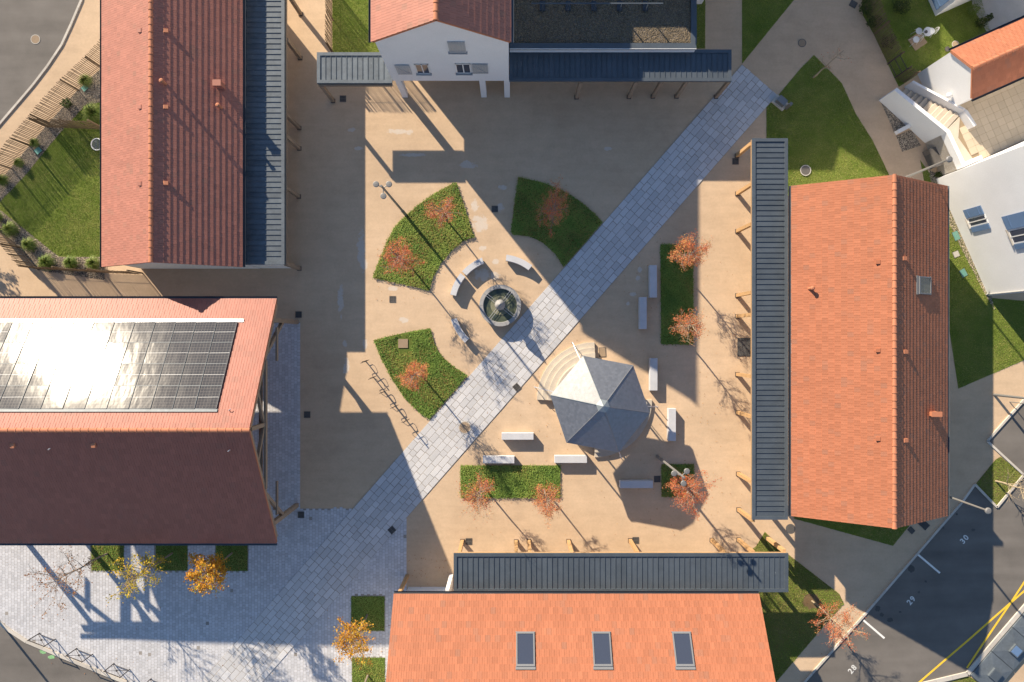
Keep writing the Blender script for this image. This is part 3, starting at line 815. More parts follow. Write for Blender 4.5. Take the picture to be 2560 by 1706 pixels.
    def vent(s, side, u, d, mat, kind='box'):
        m = s.slope_matrix(side, u, d); mb = MB()
        if kind == 'box':
            mb.add([(-0.12,0,0),(0.12,0,0),(0.12,0.26,0),(-0.12,0.26,0),(-0.10,0.0,0.13),(0.10,0.0,0.13),(0.10,0.2,0.06),(-0.10,0.2,0.06)],
                   [(4,5,6,7),(0,1,5,4),(1,2,6,5),(2,3,7,6),(3,0,4,7)])
            o = mb.build('tile_vent', mat, s.roof); o.matrix_local = m
        else:
            h = 0.5 if kind == 'pipe' else 0.3
            mb.lathe([(0.085,0),(0.085,h),(0.12,h+0.01),(0.12,h+0.09),(0.06,h+0.13),(0.0,h+0.13)], n=12)
            o = mb.build('vent_pipe', mat, s.roof, smooth=False); p = m.translation; o.location = p - Vector((0,0,0.1))
        return o
    def skylight(s, side, u, d, w, l, glassm, lab=None):
        m = s.slope_matrix(side, u, d)
        fr = MB(); t = 0.075; z = 0.11
        for x0,x1,y0,y1 in ((-w/2,-w/2+t,0,l),(w/2-t,w/2,0,l),(-w/2+t,w/2-t,0,t),(-w/2+t,w/2-t,l-t*1.4,l)): fr.box(x0,x1,y0,y1,-0.05,z)
        fr.box(-w/2-0.03,w/2+0.03,-0.04,0.0,-0.02,0.07).box(-w/2-0.03,w/2+0.03,l,l+0.16,-0.02,0.065)
        f = fr.build('skylight', M['frame'], s.roof); f.matrix_local = m
        MB().box(-w/2+t,w/2-t,t,l-t*1.4,0.0,z-0.03).build('pane', glassm, f)
        return f

# zinc canopies on timber posts
def canopy(name, label, a, b, h, mat, posts, seam_dir, beam_mat, tray=0.305, post_h=None, label_posts=None, fall=0.06):
    """rectangle a..b (metres), standing seam trays laid across; posts are ground points"""
    x0, x1 = sorted((a[0], b[0])); y0, y1 = sorted((a[1], b[1]))
    o = thing(name, label, 'canopy', ((x0+x1)/2, (y0+y1)/2, 0))
    cx, cy = (x0+x1)/2, (y0+y1)/2; hx, hy = (x1-x0)/2, (y1-y0)/2
    # rim: four capping strips, standing a little above the trays
    e = 0.19; rim = [(-hx,hx,-hy,-hy+e),(-hx,hx,hy-e,hy),(-hx,-hx+e,-hy+e,hy-e),(hx-e,hx,-hy+e,hy-e)]
    for r in rim: MB().box(r[0],r[1],r[2],r[3],h-0.14,h).build('edge_flashing', mat, o)
    MB().box(-hx+0.05,hx-0.05,-hy+0.05,hy-0.05,h-0.145,h-0.11).build('soffit', M['larch'], o)
    # trays
    L = (x1-x0) if seam_dir == 'y' else (y1-y0)
    n = int((L-2*e)/tray); tw = (L-2*e)/n; ln = ((y1-y0) if seam_dir == 'y' else (x1-x0)) - 2*e
    z = h-0.055
    vs = [(0,-ln/2,z),(tw-0.02,-ln/2,z),(tw-0.02,ln/2,z),(0,ln/2,z)]
    fs = [(0,1,2,3)]
    mb = MB().add(vs, fs).box(tw-0.02,tw,-ln/2,ln/2,z-0.03,z+0.034).box(0,tw,-ln/2,ln/2,z-0.045,z-0.02)
    me = mb.mesh('zinc_tray', mat)
    for j in range(n):
        t = link('zinc_tray', me, o)
        if seam_dir == 'y': t.location = (-hx+e+j*tw, 0, 0)
        else: t.location = (0, hy-e-j*tw, 0); t.rotation_euler = (0,0,-math.pi/2)
    for p in posts:
        px, py = p[0]-cx, p[1]-cy; w = 0.10
        q = MB(); q.box(px-w,px+w,py-w,py+w,0.06,h-0.30)
        pm = q.build('post', beam_mat, o)
        MB().box(px-w-0.03,px+w+0.03,py-w-0.03,py+w+0.03,0.0,0.06).build('post_shoe', M['darksteel'], pm)
    # front beam over the posts
    if posts:
        xs = [p[0]-cx for p in posts]; ys = [p[1]-cy for p in posts]
        if seam_dir == 'x': bx = sum(xs)/len(xs); MB().box(bx-0.07,bx+0.07,-hy+0.03,hy-0.03,h-0.32,h-0.148).build('beam', beam_mat, o)
        else: by = sum(ys)/len(ys); MB().box(-hx+0.03,hx-0.03,by-0.07,by+0.07,h-0.32,h-0.148).build('beam', beam_mat, o)
    return o

HC = 2.9
cu = lambda px, py: U(px, py, HC)[:2]
# --- west building
wb = Gable('village_hall', 'long building with faded terracotta roof at upper left', 'building', (-19.46, 13.4), math.pi/2, 9.0, 4.03, 3.56, 5.92)
yb = U(374, 656, 5.9)[1]      # ridge end
wb_len = 9.0; wb.o.location.y = yb + wb_len; wb.c = (-19.46, yb + wb_len); wb.mw = Matrix.Translation((wb.c[0], wb.c[1], 0)) @ Matrix.Rotation(wb.rz, 4, 'Z')
wb.deck(M['ridge']); wb.tiles(M['tile_w'], 0.26, 0.305, 0.030, lips={-1: 0.024, 1: 0.03}); wb.ridge(M['ridge'])
wb.gutter(1, M['zinc_dark']); wb.gutter(-1, M['zinc_dark']); wb.wall(M['white'], uo=0.28, vo=0.30)
for py in (79, 269.5, 461): wb.vent(1, *wb.solve(349, py, 1), M['tile_w'])
for py in (79, 269, 459): wb.vent(-1, *wb.solve(420, py, -1), M['ridge'])
wb.vent(-1, *wb.solve(414, 210, -1), M['ridge'], 'pipe'); wb.vent(-1, *wb.solve(553, 270, -1), M['ridge'], 'pipe')
ch = MB().box(-0.14,0.14,-0.2,0.2,-0.4,0.55).box(-0.17,0.17,-0.23,0.23,0.55,0.62).build('chimney', M['tile_w'], wb.roof)
ch.location = wb.slope_matrix(-1, *wb.solve(553, 217, -1)).translation
# end wall that closes the gallery
MB().box(0, 0.22, 0, 2.0, 0, 2.6).build('wall', M['white'], wb.o).location = (-wb.L+0.30, -6.0+0.2, 0)
canopy('gallery_canopy', 'weathered zinc canopy along the upper left building', (cu(711,662)[0], cu(711,662)[1]), (-15.72, 22.5), HC, M['zinc_old'],
       [G(748.6,672), G(747.5,492), G(748.6,372), G(748.6,321), G(751,146), G(752,36)], 'x', M['wood'])

# --- north house
nx = -143/S; NW_ = (278-7)/2/S
def north_house(name, label, ox, oy, detail=True):
    L = 6.0
    y0 = 15.2
    b = Gable(name, label, 'house', (nx + ox, y0 + L + oy - 0.12), math.pi/2, L, NW_ + 0.14, 8.25, 10.65)
    b.deck(M['ridge'])
    return b
nh = north_house('tall_house', 'tall white gabled house standing on pillars', 0, 0)
nh.tiles(M['tile_w'], 0.28, 0.34, 0.028, lips={-1: 0.024, 1: 0.03}); nh.ridge(M['ridge']); nh.gutter(1, M['zinc_dark']); nh.gutter(-1, M['zinc'])
# upper walls: gable box from first floor up
nh.wall(M['white'], uo=0.12, vo=0.14, z0=2.8)
ul = -nh.L + 0.12             # local u of the front wall
MB().box(ul+2.4, nh.L-0.12, -NW_, NW_, 0, 2.8).build('wall', M['white'], nh.o)
for px, w in ((1013,0.17),(1210,0.17),(1268,0.17)):
    v = -(G(px,0)[0] - nx)
    MB().box(ul+0.02, ul+0.36, v-w, v+w, 0, 2.8).build('pillar', M['white'], nh.o)
def on_front(px, py):          # photo pixel on the front wall plane -> (v, z) in the house frame
    y = 15.2; f = y / ((853-py)/S); x = (px-1280)/S*f; return -(x - nx), CAM_H*(1-f)
def quad_on_front(c, name, mat, depth, parent):
    v0, z0 = on_front(*c[0]); v1, z1 = on_front(*c[1])
    return MB().box(ul-depth, ul+0.02, min(v0,v1), max(v0,v1), min(z0,z1), max(z0,z1)).build(name, mat, parent)
def house_window(pane, shutter, closed=False):
    w = quad_on_front(pane, 'window', M['white'], 0.02, nh.o)
    (v0, z0), (v1, z1) = on_front(*pane[0]), on_front(*pane[1]); v0, v1 = sorted((v0,v1)); z0, z1 = sorted((z0,z1))
    if not closed:
        MB().box(ul-0.024, ul, v0+0.05, v1-0.05, z0+0.05, z1-0.05).build('pane', M['glass'], w)
        m = (v0+v1)/2
        fr = MB()
        for a,b,c,d in ((v0,v0+0.06,z0,z1),(v1-0.06,v1,z0,z1),(m-0.03,m+0.03,z0,z1),(v0,v1,z0,z0+0.06),(v0,v1,z1-0.06,z1)): fr.box(ul-0.04, ul, a, b, c, d)
        fr.build('window_frame', M['chairwhite'], w)
    MB().box(ul-0.14, ul, v0-0.06, v1+0.06, z0-0.06, z0).build('sill', M['shutter'], w)
    sv0, sz0 = on_front(*shutter[0]); sv1, sz1 = on_front(*shutter[1]); sv0, sv1 = sorted((sv0,sv1)); sz0, sz1 = sorted((sz0,sz1))
    sh = MB(); n = 6
    for i in range(n):
        a = sv0 + (sv1-sv0)*i/n; sh.box(ul-0.075, ul-0.03, a+0.006, a+(sv1-sv0)/n-0.006, sz0, sz1)
    sh.box(ul-0.095, ul-0.075, sv0+0.02, sv1-0.02, sz0+0.15, sz0+0.22).box(ul-0.095, ul-0.075, sv0+0.02, sv1-0.02, sz1-0.22, sz1-0.15)
    if not closed: sh.beam((ul-0.085, sv0+0.05, sz0+0.2), (ul-0.085, sv1-0.05, sz1-0.2), 0.02, 0.05, up=(1,0,0))
    sh.build('shutter', M['shutter'], w)
house_window(((1035,160),(1077,183)), ((986,161.5),(1031,184)))
house_window(((1137,159),(1179,182)), ((1179,159),(1221,182)))
house_window(((1118,103),(1166,129)), ((1118,103),(1166,129)), True)
canopy('gallery_canopy', 'weathered zinc canopy reaching left from the tall white house', (cu(792,208)[0], cu(792,208)[1]), (nx - NW_ - 0.02, cu(792,131)[1]), HC, M['zinc_old'], [G(833,253)], 'y', M['wood'])
canopy('gallery_canopy', 'dark zinc canopy reaching right from the tall white house', (nx + NW_ + 0.03, cu(1829,203)[1]), (cu(1829,201)[0], cu(1829,124)[1]), HC, M['zinc'],
       [G(1441.5,244), G(1572,243), G(1632,242), G(1691,242), G(1789.6,243)], 'y', M['wood'])
# flat roofed wing with gravel
FH = 3.45; fx0 = nx + NW_ + 0.05; fx1 = U(1741,120,FH)[0]; fy0 = U(1741,121,FH)[1]; fy1 = fy0 + 7.5
fb = thing('flat_roofed_wing', 'flat roofed wing with gravel beside the tall white house', 'building', ((fx0+fx1)/2, (fy0+fy1)/2, 0))
fcx, fcy = (fx0+fx1)/2, (fy0+fy1)/2
MB().box(fx0-fcx, fx1-fcx, fy0-fcy, fy1-fcy, 0, FH-0.22).build('wall', M['white'], fb)
for r in ((fx0,fx1,fy0-0.02,fy0+0.30),(fx0,fx1,fy1-0.3,fy1),(fx1-0.30,fx1+0.02,fy0+0.30,fy1-0.3)):
    MB().box(r[0]-fcx,r[1]-fcx,r[2]-fcy,r[3]-fcy,FH-0.216,FH).build('parapet_cap', M['zinc'], fb)
MB().box(fx0-fcx,fx1-fcx,fy0-fcy-0.045,fy0-fcy-0.022,FH-0.06,FH+0.012).build('drip_edge', M['chairwhite'], fb)
MB().box(fx0-fcx,fx1-fcx-0.3,fy0-fcy+0.3,fy1-fcy-0.3,FH-0.218,FH-0.14).build('gravel_deck', M['gravel'], fb)
pb = pebbles('gravel', [(fx0,fy0+0.3),(fx1-0.3,fy0+0.3),(fx1-0.3,fy0+4.2),(fx0,fy0+4.2)], 420, 0.036, M['pebble_g'], 'loose gravel on the flat roof', FH-0.14)
pb.parent = fb; pb.location = (-fcx, -fcy, 0)
ry = U(1500, 9, FH+0.9)[1]-fcy; rx0 = U(1328,9,FH+0.9)[0]-fcx; rx1 = U(1658,6,FH+0.9)[0]-fcx
rl = MB().beam((rx0,ry,FH+0.9),(rx1,ry,FH+0.9),0.06,0.06).build('guard_rail', M['zinc'], fb)
for k in range(5):
    x = rx0 + (rx1-rx0)*(k+0.45)/5; MB().beam((x,ry,FH-0.1),(x,ry,FH+0.87),0.05,0.05).build('rail_post', M['zinc'], rl); MB().box(x-0.15,x+0.15,ry+0.05,ry+0.6,FH-0.13,FH-0.02).build('ballast_block', M['zinc_dark'], rl)
# house beyond the upper edge, whose shadow falls into view
n2 = north_house('gabled_house', 'white gabled house just beyond the upper edge of the picture', 610/S, 482/S)
n2.wall(M['white'], uo=0.12, vo=0.14); 
n3x0, n3x1 = 300/S, 480/S
n3 = thing('shade_block', 'added unseen block beyond the upper edge that shades the lawn and gravel roof', 'house', ((n3x0+n3x1)/2, 22.8, 0))  # added out of view, sized so its shadow covers the lawn
hw3 = (n3x1-n3x0)/2
MB().box(-hw3+0.15,hw3-0.15,-1.75,2.6,0,5.6).build('wall', M['white'], n3)
MB().box(-hw3-4.9,-hw3+0.1,-0.5,2.55,0,5.7).build('shade_wing', M['white'], n3)  # added out of view to shade the far part of the gravel roof
MB().add([(-hw3,-1.95,5.6),(hw3,-1.95,5.6),(hw3,2.8,5.6),(-hw3,2.8,5.6),(-hw3,-1.95,5.75),(hw3,-1.95,5.75),(hw3,2.8,6.4),(-hw3,2.8,6.4)],
         [(0,3,2,1),(4,5,6,7),(0,1,5,4),(1,2,6,5),(2,3,7,6),(3,0,4,7)]).build('roof', M['ridge'], n3)

# --- east building
ehe, ehr = 3.6, 6.22
ex = (U(1978,800,ehe)[0] + U(2368,800,ehe)[0])/2; eW = (U(2368,800,ehe)[0] - U(1978,800,ehe)[0])/2
ey0 = U(2245,1322,ehr)[1]; ey1 = U(2238,437,ehr)[1]
eb = Gable('workshop_building', 'long building with bright orange tiled roof at right', 'building', (ex, (ey0+ey1)/2), math.pi/2, (ey1-ey0)/2, eW, ehe, ehr)
eb.deck(M['ridge']); eb.tiles(M['tile_e'], 0.26, 0.305, 0.022, lips={-1: 0.026, 1: 0.030}); eb.ridge(M['ridge'])
eb.gutter(1, M['zinc_dark']); eb.gutter(-1, M['zinc_old']); eb.wall(M['white'], uo=0.35, vo=0.25)
for py in (656, 876, 1097): eb.vent(1, *eb.solve(2190, py, 1), M['tile_e'])
for px, py in ((2262,647), (2264,880), (2265,1101)): eb.vent(-1, *eb.solve(px, py, -1), M['ridge'])
eb.vent(1, *eb.solve(2023, 722, 1), M['ridge'], 'pipe')
u_, d_ = eb.solve(2305, 714, -1); eb.skylight(-1, u_, d_-0.75, 0.98, 1.18, M['glass_sky'])
ch = MB().box(-0.11,0.11,-0.26,0.26,-0.3,0.42).box(-0.14,0.14,-0.29,0.29,0.42,0.47).build('chimney', M['ridge'], eb.roof)
ch.location = eb.slope_matrix(-1, *eb.solve(2330, 1034, -1)).translation
canopy('gallery_canopy', 'long dark zinc canopy in front of the bright orange roof', (cu(1881,1300)[0], cu(1881,1300)[1]), (cu(1970,346)[0], cu(1881,346)[1]), HC, M['zinc'],
       [G(1842,390), G(1843,485), G(1843,578.5), G(1843,739), G(1843,791), G(1843,936), G(1844,1031), G(1845,1184.5), G(1846,1274)], 'x', M['larch'])

# --- south building
she = 3.6; sx0 = U(984,1487,she)[0]; sx1 = U(1898,1484,she)[0]; sy = U(1400,1485,she)[1]; sW = 4.35; shr = she + sW*math.tan(R(32.5))
sb = Gable('community_building', 'building with orange tiled roof and three skylights', 'building', ((sx0+sx1)/2, sy - sW), 0.0, (sx1-sx0)/2, sW, she, shr)
sb.deck(M['ridge']); sb.tiles(M['tile_e'], 0.27, 0.345, 0.026, both=(1,)); sb.ridge(M['ridge']); sb.gutter(1, M['zinc_dark']); sb.wall(M['white'], uo=0.3, vo=0.9)
for px in (1313.5, 1505, 1708):
    u_, d_ = sb.solve(px, 1628, 1); sb.skylight(1, u_, d_-0.95, 1.02, 1.72, M['glass'])
# gable end screen wall of the lower gallery
x_, y_ = G(1128,1436); MB().box(x_-0.1-(sx0+sx1)/2, x_+0.12-(sx0+sx1)/2, y_-1.6-(sy-sW), y_+0.02-(sy-sW), 0, 2.7).build('wall', M['white'], sb.o)
x_, y_ = G(1018,1440); MB().box(x_-0.1-(sx0+sx1)/2, x_+0.1-(sx0+sx1)/2, y_-0.1-(sy-sW), y_+0.1-(sy-sW), 0, she-0.2).build('post', M['larch'], sb.o)
canopy('gallery_canopy', 'long dark zinc canopy above the roof with three skylights', (cu(1134,1484)[0], cu(1134,1481)[1]), (cu(1971,1380)[0], cu(1971,1384)[1]), HC, M['zinc'],
       [G(1156,1353), G(1290,1354), G(1322,1353), G(1421,1353), G(1575,1351), G(1779,1350), G(1846,1349), G(1919,1346)], 'y', M['larch'])

# --- market hall (open timber hall, solar roof)
bhe = 4.0; bx1 = -533/S; bx0 = -1300/S; by0 = -458/S; by1 = 96/S; bW = (by1-by0)/2; bhr = bhe + bW*math.tan(R(30.6))
hall = Gable('market_hall', 'big open timber market hall with solar panels on its roof', 'hall', ((bx0+bx1)/2, (by0+by1)/2), 0.0, (bx1-bx0)/2, bW, bhe, bhr)
hall.deck(M['ridge']); 
pvu0, pvd0 = hall.solve(595, 807, 1); pvu1, pvd1 = hall.solve(545, 1024, 1)
hall.tiles(M['tile_b'], 0.29, 0.38, 0.020, skip=lambda sd, u, d: sd == 1 and d > pvd0+0.12 and d < pvd1-0.12 and u < pvu0-0.15)
hall.ridge(M['ridge']); hall.gutter(1, M['zinc_dark']); hall.gutter(-1, M['zinc'])
bcx, bcy = hall.c
pl = (pvd1 - pvd0); 
# solar panels: 12 columns in view x 4 rows, each a module with frame
rows, pw = 4, (U(545,0,0)[0]-U(0,0,0)[0])*0.0 + 1.13
ph = pl/rows
pm = MB().box(-pw/2+0.012, pw/2-0.012, 0.012, ph-0.012, 0.0, 0.05).mesh('solar_panel', M['pv'])
fm = MB()
for x0,x1,y0,y1 in ((-pw/2+0.002,-pw/2+0.014,0.002,ph-0.002),(pw/2-0.014,pw/2-0.002,0.002,ph-0.002),(-pw/2+0.014,pw/2-0.014,0.002,0.014),(-pw/2+0.014,pw/2-0.014,ph-0.014,ph-0.002)): fm.box(x0,x1,y0,y1,0.0,0.058)
fm = fm.mesh('panel_frame', M['zinc_old']); bbm = MB().box(-pw/2+0.014,pw/2-0.014,ph/2-0.007,ph/2+0.007,0.0,0.0515).mesh('busbar', M['chairwhite'])
for c in range(12):
    for r in range(rows):
        m = hall.slope_matrix(1, pvu0 - (c+0.5)*pw, pvd0 + r*ph)
        o = link('solar_panel', pm, hall.o); o.matrix_local = m @ Matrix.Translation((0,0,0.04)) @ Matrix.Rotation(R(1.2) + random.gauss(0, R(0.12)), 4, 'Y') @ Matrix.Rotation(random.gauss(0, R(0.12)), 4, 'X')
        link('panel_frame', fm, o); link('busbar', bbm, o)
m = hall.slope_matrix(1, 0, pvd1); t = MB().box(-pvu0-0.05, -pvu0+12*pw, 0, 0.16, 0.0, 0.07).build('flashing', M['zinc_old'], hall.roof); t.matrix_local = m
m = hall.slope_matrix(1, 0, pvd0-0.2); t = MB().box(-pvu0-0.3, -pvu0+12*pw, 0, 0.19, 0.0, 0.06).build('flashing', M['rail'], hall.roof); t.matrix_local = m
hook = MB().tube([(0,0,0),(0,0,0.12),(0.06,0,0.16),(0.12,0,0.12)], 0.02, 6)
for px, py, sd in ((574,1026,1),(124,1124,-1),(572,1128,-1)):
    o = MB().tube([(0,0,0),(0,0,0.12),(0.06,0.05,0.16),(0.12,0.08,0.12)], 0.022, 6).build('roof_hook', M['rail'], hall.roof); o.location = hall.slope_matrix(sd, *hall.solve(px, py, sd)).translation
for px, py in ((34,1117),(236,1116)): hall.vent(-1, *hall.solve(px, py, -1), M['ridge'])
# timber frame: posts, plates, trusses
pyN = -47/S*-1 - 0 ; 
yN = 47/S - bcy; yS = -410/S - bcy
us = [hall.L - 0.02 - 0.1] + [hall.L - 0.1 - k*(2*hall.L-0.4)/5 for k in range(1, 6)]
zr = lambda v: hall.hr - abs(v)/hall.W*(hall.hr-hall.he) - 0.34
for i, u in enumerate(us):
    if i == len(us)-1: u = -hall.L + 0.35
    for y in (yN, yS): MB().beam((u,y,0.0),(u,y,zr(y)),0.24,0.24).build('post', M['wood'], hall.o)
    tie = 5.7; vt = (hall.hr-0.34-tie)/(hall.hr-hall.he)*hall.W
    ends = i in (0, len(us)-1)
    MB().beam((u-0.16,-vt,tie),(u-0.16,vt,tie),0.12,0.26).build('tie_beam', M['wood'], hall.o)
    MB().beam((u+0.10,-vt,tie),(u+0.10,vt,tie),0.12,0.26).build('tie_beam', M['wood'], hall.o)
    MB().beam((u,0,tie-0.3),(u,0,hall.hr-0.3),0.2,0.2).build('king_post', M['wood'], hall.o)
    for s_ in (1,-1):
        MB().beam((u,0.05*s_,tie+0.05),(u,s_*vt*0.52,zr(vt*0.52)-0.05),0.16,0.18).build('strut', M['wood'], hall.o)
        y = yN if s_ == 1 else yS
        MB().beam((u,y,2.6),(u,y-s_*1.9,zr(y-s_*1.9)-0.05),0.18,0.2).build('brace', M['wood'], hall.o)
        MB().beam((u,s_*(hall.W-0.3),hall.he-0.16),(u,0,hall.hr-0.25),0.2,0.24).build('rafter', M['wood'], hall.o)
    # low ties at eave level
    MB().beam((u+0.10,yN-0.4,zr(yN)-0.45),(u+0.10,yN-2.3,zr(yN)-0.45),0.10,0.2).build('short_tie', M['wood'], hall.o)
    MB().beam((u+0.10,yS+0.4,zr(yS)-0.45),(u+0.10,yS+2.3,zr(yS)-0.45),0.10,0.2).build('short_tie', M['wood'], hall.o)
for y in (yN, yS): MB().beam((-hall.L+0.1,y,zr(y)-0.1),(hall.L-0.05,y,zr(y)-0.1),0.2,0.24).build('wall_plate', M['wood'], hall.o)

# ------------------------------------------------------------ white houses at the upper right
E1 = Vector((0.914, 0.406)).normalized(); E2 = Vector((0.41, -0.91)).normalized(); AE = math.atan2(E1.y, E1.x)
b0 = Vector(G(2291.5,186)); b1 = Vector(G(2340,293)); mid = (b0+b1)/2; hA = (b1-b0).length/2
ha = Gable('white_house', 'white house with narrow orange gable roof above the terrace', 'house', tuple(mid + E1*5.0), AE, 5.06, hA+0.06, 3.4, 4.4)
ha.deck(M['ridge']); ha.tiles(M['tile_e'], 0.26, 0.30, 0.02); ha.ridge(M['ridge']); ha.gutter(1, M['zinc_dark']); ha.gutter(-1, M['zinc_dark']); ha.wall(M['white'], uo=0.1, vo=0.06)
gl = MB().lathe([(0,-0.16),(0.09,-0.13),(0.15,-0.05),(0.16,0.03),(0.12,0.12),(0.05,0.16),(0,0.16)], n=14).build('wall_lamp', M['chairwhite'], ha.o, smooth=True); gl.location = (-5.16, 0.0-0.7, 2.0)
MB().beam((0,0,0),(0.22,0,0),0.03,0.03).build('lamp_arm', M['steel'], gl)
# terrace
TH = 1.6
tpoly = [U(px,py,TH)[:2] for px,py in ((2392,262),(2470,222),(2700,120),(2760,300),(2472,398),(2440,408),(2396,345))]
ter = thing('raised_terrace', 'raised terrace of sandy square tiles between the white houses', 'terrace', (tpoly[0][0], tpoly[0][1], 0))
rel = [(x-tpoly[0][0], y-tpoly[0][1]) for x, y in tpoly]
MB().prism(rel, 0, TH-0.03).build('terrace_base', M['terrace_j'], ter)
q = 0.45; tm = MB().box(0.006,q-0.006,0.006,q-0.006,-0.03,0.0).mesh('floor_tile', M['terrace'])
relp = rel
for i in range(-4, 30):
    for j in range(-14, 14):
        c = E1*(i*q) - E2*(j*q); cc = [c + E1*a - E2*b for a in (0,q) for b in (0,q)]
        xs = np.array([p.x for p in cc]); ys = np.array([p.y for p in cc])
        if not in_poly(xs, ys, relp).all(): continue
        if not visible((c.x+tpoly[0][0], c.y+tpoly[0][1], TH), 10): continue
        o = link('floor_tile', tm, ter); o.location = (c.x, c.y, TH); o.rotation_euler = (0,0,AE)
# outside stair
P0, P1, P2 = [Vector(G(*p)) for p in ((2197,252),(2312,358),(2351,441))]
st = thing('outside_stair', 'white walled outside stair climbing to the terrace', 'stair', (P0.x, P0.y, 0), math.atan2((P1-P0).y, (P1-P0).x))
SD = (P1-P0).normalized(); SL = (P1-P0).length
MB().add([(0,0,0),(SL+0.1,0,0),(SL+0.1,0.22,0),(0,0.22,0),(0,0,1.75),(SL+0.1,0,2.15),(SL+0.1,0.22,2.15),(0,0.22,1.75)],[(0,3,2,1),(4,5,6,7),(0,1,5,4),(1,2,6,5),(2,3,7,6),(3,0,4,7)]).build('outer_wall', M['white'], st)
n = 11; t0 = SL-0.29*n
for k in range(n): MB().box(t0+0.29*k, t0+0.29*(k+1)-0.004, 0.25, 1.66, 0, TH*(k+1)/n).build('step', M['step'], st)
MB().add([(0.6,1.68,0),(SL+0.2,1.68,0),(SL+0.2,1.68,2.1),(SL-0.2,1.68,2.1),(0.6,1.68,0.85),(0.6,1.82,0),(SL+0.2,1.82,0),(SL+0.2,1.82,2.1),(SL-0.2,1.82,2.1),(0.6,1.82,0.85)],
         [(0,1,2,3,4),(9,8,7,6,5),(0,5,6,1),(1,6,7,2),(2,7,8,3),(3,8,9,4),(4,9,5,0)]).build('inner_wall', M['white'], st)
li = Matrix.Rotation(-st.rotation_euler.z, 2); loc = lambda p: li @ (Vector(p) - P0)
lp = [loc(P1), loc(P2), loc(Vector(tpoly[5])), loc(Vector(tpoly[6])), loc(P1 + Vector((0.70,0.69))*1.66)]
MB().prism([tuple(p) for p in lp], 0, TH-0.004).build('landing', M['step'], st)
def wall_seg(a, b, t, h, nm, parent, z0=0.0):
    a = Vector(a); b = Vector(b); d = (b-a).normalized(); m = Vector((-d.y, d.x))*t
    return MB().prism([tuple(a), tuple(b), tuple(b+m), tuple(a+m)], z0, h).build(nm, M['white'], parent)
wall_seg(loc(P1), loc(P2), 0.24, 2.148, 'outer_wall', st)
wall_seg(loc(P2), loc(P2 + E1*1.3), 0.24, 2.145, 'outer_wall', st)
c0 = loc(U(2402,285,TH+0.2)[:2]); c1 = loc(U(2425,322,TH+0.2)[:2])
wall_seg(c0, c1, 0.2, TH+0.55, 'parapet', st, TH-0.1)
bx_, by_ = G(2262,322); w = MB().prism([G(2235,330),G(2265,314),G(2270,322),G(2240,338)], 0, 0.35).build('garden_wall', M['white']); tag(w, 'low white garden wall between the two gravel patches', 'wall')
# lower white house with blue shutters
K0 = Vector(G(2340,448)); K1 = Vector(G(2470,740)); FB = (K1-K0).length
hb = thing('white_house', 'big white house with blue shutters at the right edge', 'house', (K0.x, K0.y, 0), AE)
HB = 8.3
MB().box(0, 9.0, -FB, 0, 0, HB).build('wall', M['white'], hb)
MB().add([(-0.2,-FB-0.2,HB),(9.2,-FB-0.2,HB),(9.2,0.2,HB),(-0.2,0.2,HB),(-0.2,-FB-0.2,HB+0.15),(9.2,-FB-0.2,HB+0.15),(9.2,0.2,HB+0.15),(-0.2,0.2,HB+0.15),(4.5,-FB-0.2,HB+2.2),(4.5,0.2,HB+2.2)],
         [(0,3,2,1),(0,4,7,3),(1,2,6,5),(4,8,9,7),(5,6,9,8),(0,1,5,8,4),(3,7,9,6,2)]).build('roof', M['ridge'], hb)
def facade(px, py):
    d = Vector(((px-1280)/S, (853-py)/S)); nrm = Vector((E1.x, E1.y)); f = K0.dot(nrm) / d.dot(nrm)
    p = d*f; return (p-K0).dot(Vector((-E2.x,-E2.y))), CAM_H*(1-f)
def fbox(s0, s1, z0, z1, d0, d1, nm, mat, parent): return MB().box(-d1, -d0, min(s0,s1), max(s0,s1), min(z0,z1), max(z0,z1)).build(nm, mat, parent)
def blue_window(pa, pb, open_pt):
    (s0,z0),(s1,z1) = facade(*pa), facade(*pb)
    if z0 > z1: z0, z1 = z1, z0
    if s0 > s1: s0, s1 = s1, s0
    w = fbox(s0, s1, z0, z1, 0.0, 0.03, 'window', M['chairwhite'], hb)
    fbox(s0+0.08, s1-0.08, z0+0.08, z1-0.08, 0.0, 0.036, 'pane', M['glass'], w)
    fbox((s0+s1)/2-0.03, (s0+s1)/2+0.03, z0, z1, 0.0, 0.05, 'window_frame', M['chairwhite'], w)
    fbox(s0-0.06, s1+0.06, z0-0.07, z0, 0.0, 0.12, 'sill', M['concrete'], w)
    wd_ = (s1-s0)*0.95
    sh = fbox(s1+0.02, s1+0.02+wd_, z0, z1, 0.02, 0.07, 'shutter', M['blue'], w)
    mb = MB()
    for a in (0.2, 0.8): mb.box(-0.09,-0.07, s1+0.04, s1+wd_, z0+(z1-z0)*a-0.04, z0+(z1-z0)*a+0.04)
    mb.build('batten', M['blue'], sh)
    fbox(s0-0.34, s0-0.04, z0, z1, 0.02, 0.07, 'shutter', M['blue'], w)
blue_window((2428,568), (2462,535), None)
blue_window((2536,610), (2590,560), None)
MB().tube([(-0.06,-FB+0.12,0),(-0.06,-FB+0.12,HB)], 0.05, 8).build('downpipe', M['shutter'], hb)
